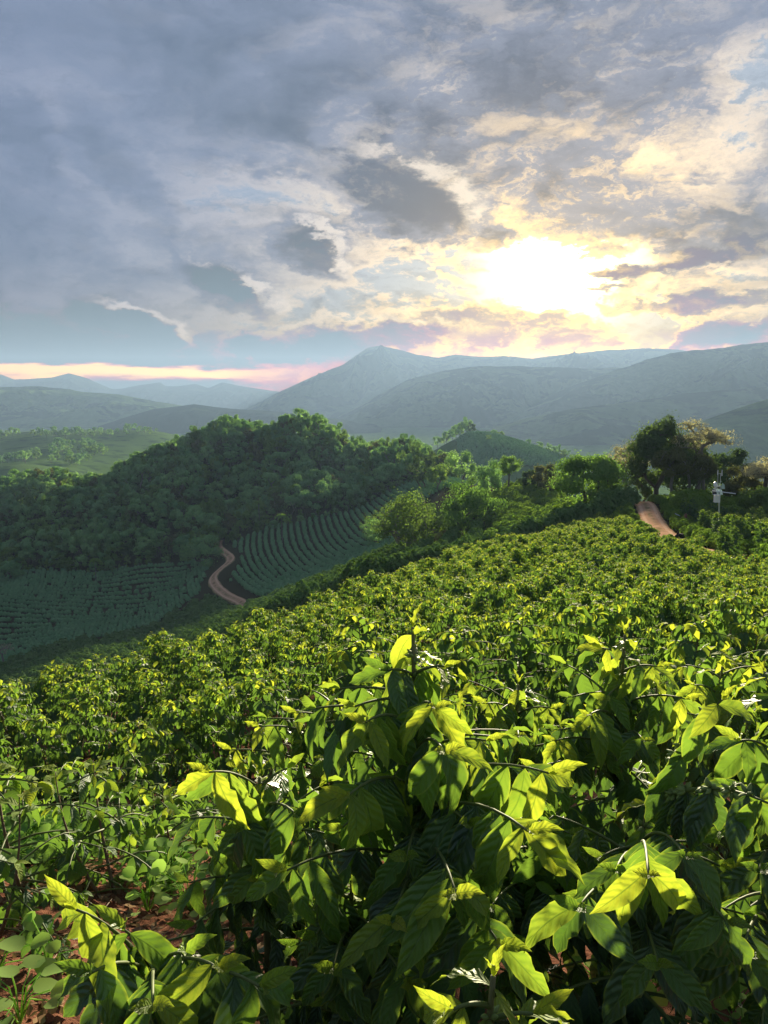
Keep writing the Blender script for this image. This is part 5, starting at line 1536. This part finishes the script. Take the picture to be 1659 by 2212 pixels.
    for _ in range(900):
        dd = rg.uniform(1.5, 5); xx = ray(rg.uniform(-200, 900), 1700)[0] * dd; s = rg.uniform(.006, .028)
        q = np.array([(1, 0, 0), (0, 1, 0), (-1, 0, 0), (0, -1, 0), (0, 0, .8), (0, 0, -.6)]) * s * rg.uniform(.6, 1.3, (6, 3))
        mb.add(q + [xx, dd, gz(xx, dd) + s * .2], F3=[(0, 1, 4), (1, 2, 4), (2, 3, 4), (3, 0, 4), (1, 0, 5), (2, 1, 5), (3, 2, 5), (0, 3, 5)])
    o = obj('clods', mb.mesh('clods', [M['ground']], smooth=False), kind='stuff'); o['label'] = 'crumbs and clods of red soil'
near_left()

# ------------------------------------------------------------------ weather mast
def mast():
    d = 52.0
    k = d / FOC
    x, _ = ray(1553, 1130)
    bz = gz(x * d, d)
    base = np.array([x * d, d, bz])
    t = thing('weather_mast', 'grey weather station mast with white box and crossbar above the bushes', 'weather station', base)
    def P(u, v, dy=0.0):
        return at(u, v, d + dy) - base
    def part(name, mb, mat): return obj(name, mb.mesh(name, [mat], smooth=False), t)
    def L(p): return np.asarray(p)
    top = P(1554, 1062)
    mb = MB(); mb.tube([(P(1553, 1120)[0], 0, -.2), P(1553, 1120), top], .055, 8); part('pole', mb, M['steel'])
    mb = MB(); mb.tube([P(1538.5, 1060, -.05), P(1589, 1066.5, -.05)], .035, 6); part('cross_arm', mb, M['white'])
    for a, b in ((1550, 1022), (1555.5, 1022)):
        mb = MB(); mb.tube([P(a, 1062), P(a + 1, b)], .022, 6); part('antenna_rod', mb, M['steel'])
    for a, v0, v1 in ((1550.5, 1015.5, 1026), (1559.5, 1015, 1028)):
        mb = MB(); mb.tube([P(a, v1), P(a, (v0 + v1) / 2), P(a + .5, v0)], [.03, .03, .02], 6); part('antenna_tip', mb, M['white'])
    mb = MB(); mb.tube([P(1550, 1022.5), P(1558.5, 1024)], .018, 5); part('top_bar', mb, M['steel'])
    mb = MB(); c = P(1545.5, 1047.5, -.15)
    th = np.linspace(0, 2 * pi, 15)[:-1]
    for r0_, y0 in ((1.0, 0), (.93, .06)):
        pass
    ring = np.array([(4.6 * k * cos(a) * .85, .05 * sin(a), 6.5 * k * sin(a)) for a in th])
    V = np.vstack([[(0, -.10, 0)], ring * [1, 1, 1] * .6 + [0, -.07, 0], ring, ring * .9 + [0, .08, 0], [(0, .1, 0)]])
    n = len(th); F3 = [(0, 1 + (i + 1) % n, 1 + i) for i in range(n)] + [(3 * n + 1, 1 + 2 * n + i, 1 + 2 * n + (i + 1) % n) for i in range(n)]
    F4 = [(1 + r * n + i, 1 + r * n + (i + 1) % n, 1 + (r + 1) * n + (i + 1) % n, 1 + (r + 1) * n + i) for r in range(2) for i in range(n)]
    mb.add(V + c, F4, F3); mb.tube([c + [.02, 0, -6 * k], c + [.02, 0, -10 * k]], [.07, .03], 6); part('dish', mb, M['white'])
    mb = MB(); mb.box(P(1552.5, 1050, -.08), (8 * k, .05, 1.6 * k)); part('bracket', mb, M['white'])
    mb = MB(); w, h = 11 * k, 14.5 * k
    mb.box(P(1548.5, 1078, -.2), (w, .28, h)); part('equipment_box', mb, M['white'])
    mb = MB(); mb.box(P(1548.5, 1069, -.2), (w + .06, .36, .05)); part('box_lid', mb, M['white'])
    mb = MB()
    c = P(1551, 1062, .25)
    R = np.array(Matrix.Rotation(radians(-38), 3, 'X') @ Matrix.Rotation(radians(12), 3, 'Z'))
    mb.box(c, (.62, .04, .42), rot=R); part('solar_panel', mb, M['panel_back'])
    mb = MB(); mb.box(P(1543, 1063, .1), (.30, .05, .42), rot=R); part('battery_box', mb, M['panel'])
    mb = MB(); mb.add(np.array([P(1558, 1056, .05), P(1566, 1056, .05), P(1565, 1047, .05), P(1561, 1043, .05), P(1558, 1050, .05), P(1558, 1056, .1), P(1566, 1056, .1), P(1565, 1047, .1), P(1561, 1043, .1), P(1558, 1050, .1)]),
           [(i, (i + 1) % 5, (i + 1) % 5 + 5, i + 5) for i in range(5)], [(0, 1, 2), (0, 2, 3), (0, 3, 4), (5, 7, 6), (5, 8, 7), (5, 9, 8)]); part('sensor_shield', mb, M['panel_back'])
mast()

# ------------------------------------------------------------------ small things by the track, soil bank
def small_things():
    rg = np.random.default_rng(4)
    p = hit(1458, 1163, 20, 140)
    t = thing('burnt_stump', 'black burnt stump lying on the right edge of the dirt track', 'stump', (p[0] + .3, p[1], gz(p[0] + .3, p[1])))
    mb = MB(); mb.tube([(-.28, 0, .10), (-.05, .02, .20), (.20, .02, .16), (.34, 0, .08)], [.12, .21, .19, .08], 8)
    obj('trunk', mb.mesh('stump', [M['char']]), t)
    mb = MB(); mb.tube([(-.12, 0, .25), (-.10, .0, .42), (-.05, 0, .52)], [.09, .07, .02], 6); obj('stub', mb.mesh('stub', [M['char']]), t)
    p = hit(1478, 1140, 20, 140)
    t = thing('dead_stump', 'reddish dead stump with roots in the bank beside the track', 'stump', (p[0], p[1], gz(p[0], p[1])))
    mb = MB(); mb.tube([(0, 0, -.1), (.05, 0, .5), (.1, .05, 1.1)], [.28, .2, .1], 7); obj('trunk', mb.mesh('dead_trunk', [M['rust']]), t)
    for a in range(4):
        th = a * 1.6 + .3
        mb = MB(); mb.tube([(0, 0, .5), (cos(th) * .35, sin(th) * .2, .6), (cos(th) * .6, sin(th) * .3, .35 + .5 * (a % 2))], [.1, .07, .03], 5); obj('root', mb.mesh('root', [M['rust']]), t)
    mb = MB(); mb.box((0, 0, .04), (1.0, .55, .05), rot=np.array(Matrix.Rotation(.5, 3, 'Y') @ Matrix.Rotation(.4, 3, 'Z')))
    p = hit(1470, 1131, 20, 140)
    o = obj('metal_sheet', mb.mesh('metal_sheet', [M['tin']], smooth=False), loc=(p[0], p[1], gz(p[0], p[1]) + .55)); o['label'] = 'pale sheet leaning in the weeds beside the red stump'; o['category'] = 'metal sheet'
    # bare bank between the two domed trees
    c = np.array([ray(958, 1160)[0] * 111, 111.0])
    n = 26
    X, Y = np.meshgrid(np.linspace(-1, 1, n), np.linspace(-1, 1, n), indexing='ij')
    R = np.hypot(X, Y)
    h = 2.6 * np.clip(1 - R ** 1.6, 0, 1) + .15 * rg.normal(size=X.shape) * (R < .9) - .25
    px, py = c[0] + X * 3.2, c[1] + Y * 3.0
    V = np.stack([px, py, ground_z(px, py) + h], -1).reshape(-1, 3)
    i = np.arange(n - 1)[:, None] * n; j = np.arange(n - 1)[None, :]
    mb = MB(); mb.add(V, np.stack([i + j, i + n + j, i + n + j + 1, i + j + 1], -1).reshape(-1, 4))
    o = obj('soil_bank', mb.mesh('soil_bank', [M['road']]), kind='structure'); o['label'] = 'bare reddish soil bank between the two dome-crowned trees'
small_things()

# ------------------------------------------------------------------ haze
def haze():
    m, t, out = new_mat('haze')
    v = t.new('ShaderNodeVolumePrincipled')
    v.inputs['Color'].default_value = (0.25, 0.37, 0.555, 1)
    v.inputs['Density'].default_value = HAZE_K
    v.inputs['Anisotropy'].default_value = 0.25
    t.put(out.inputs['Volume'], v.outputs[0])
    mb = MB()
    z0, z1 = -130.0, HAZE_TOP
    mb.box((0, 0, (z0 + z1) / 2), (12400, 12400, z1 - z0))
    o = obj('haze', mb.mesh('haze', [m], smooth=False), kind='stuff')
    o['label'] = 'pale blue haze filling the valley air'
haze()
tri = sum(len(m.loops) - 2 * len(m.polygons) for m in bpy.data.meshes)
print('TRI', tri, 'objects', len(S.objects), 'valley plants', cnt, 'min ground', float(min(v.co.z for v in bpy.data.objects['ground'].data.vertices)))
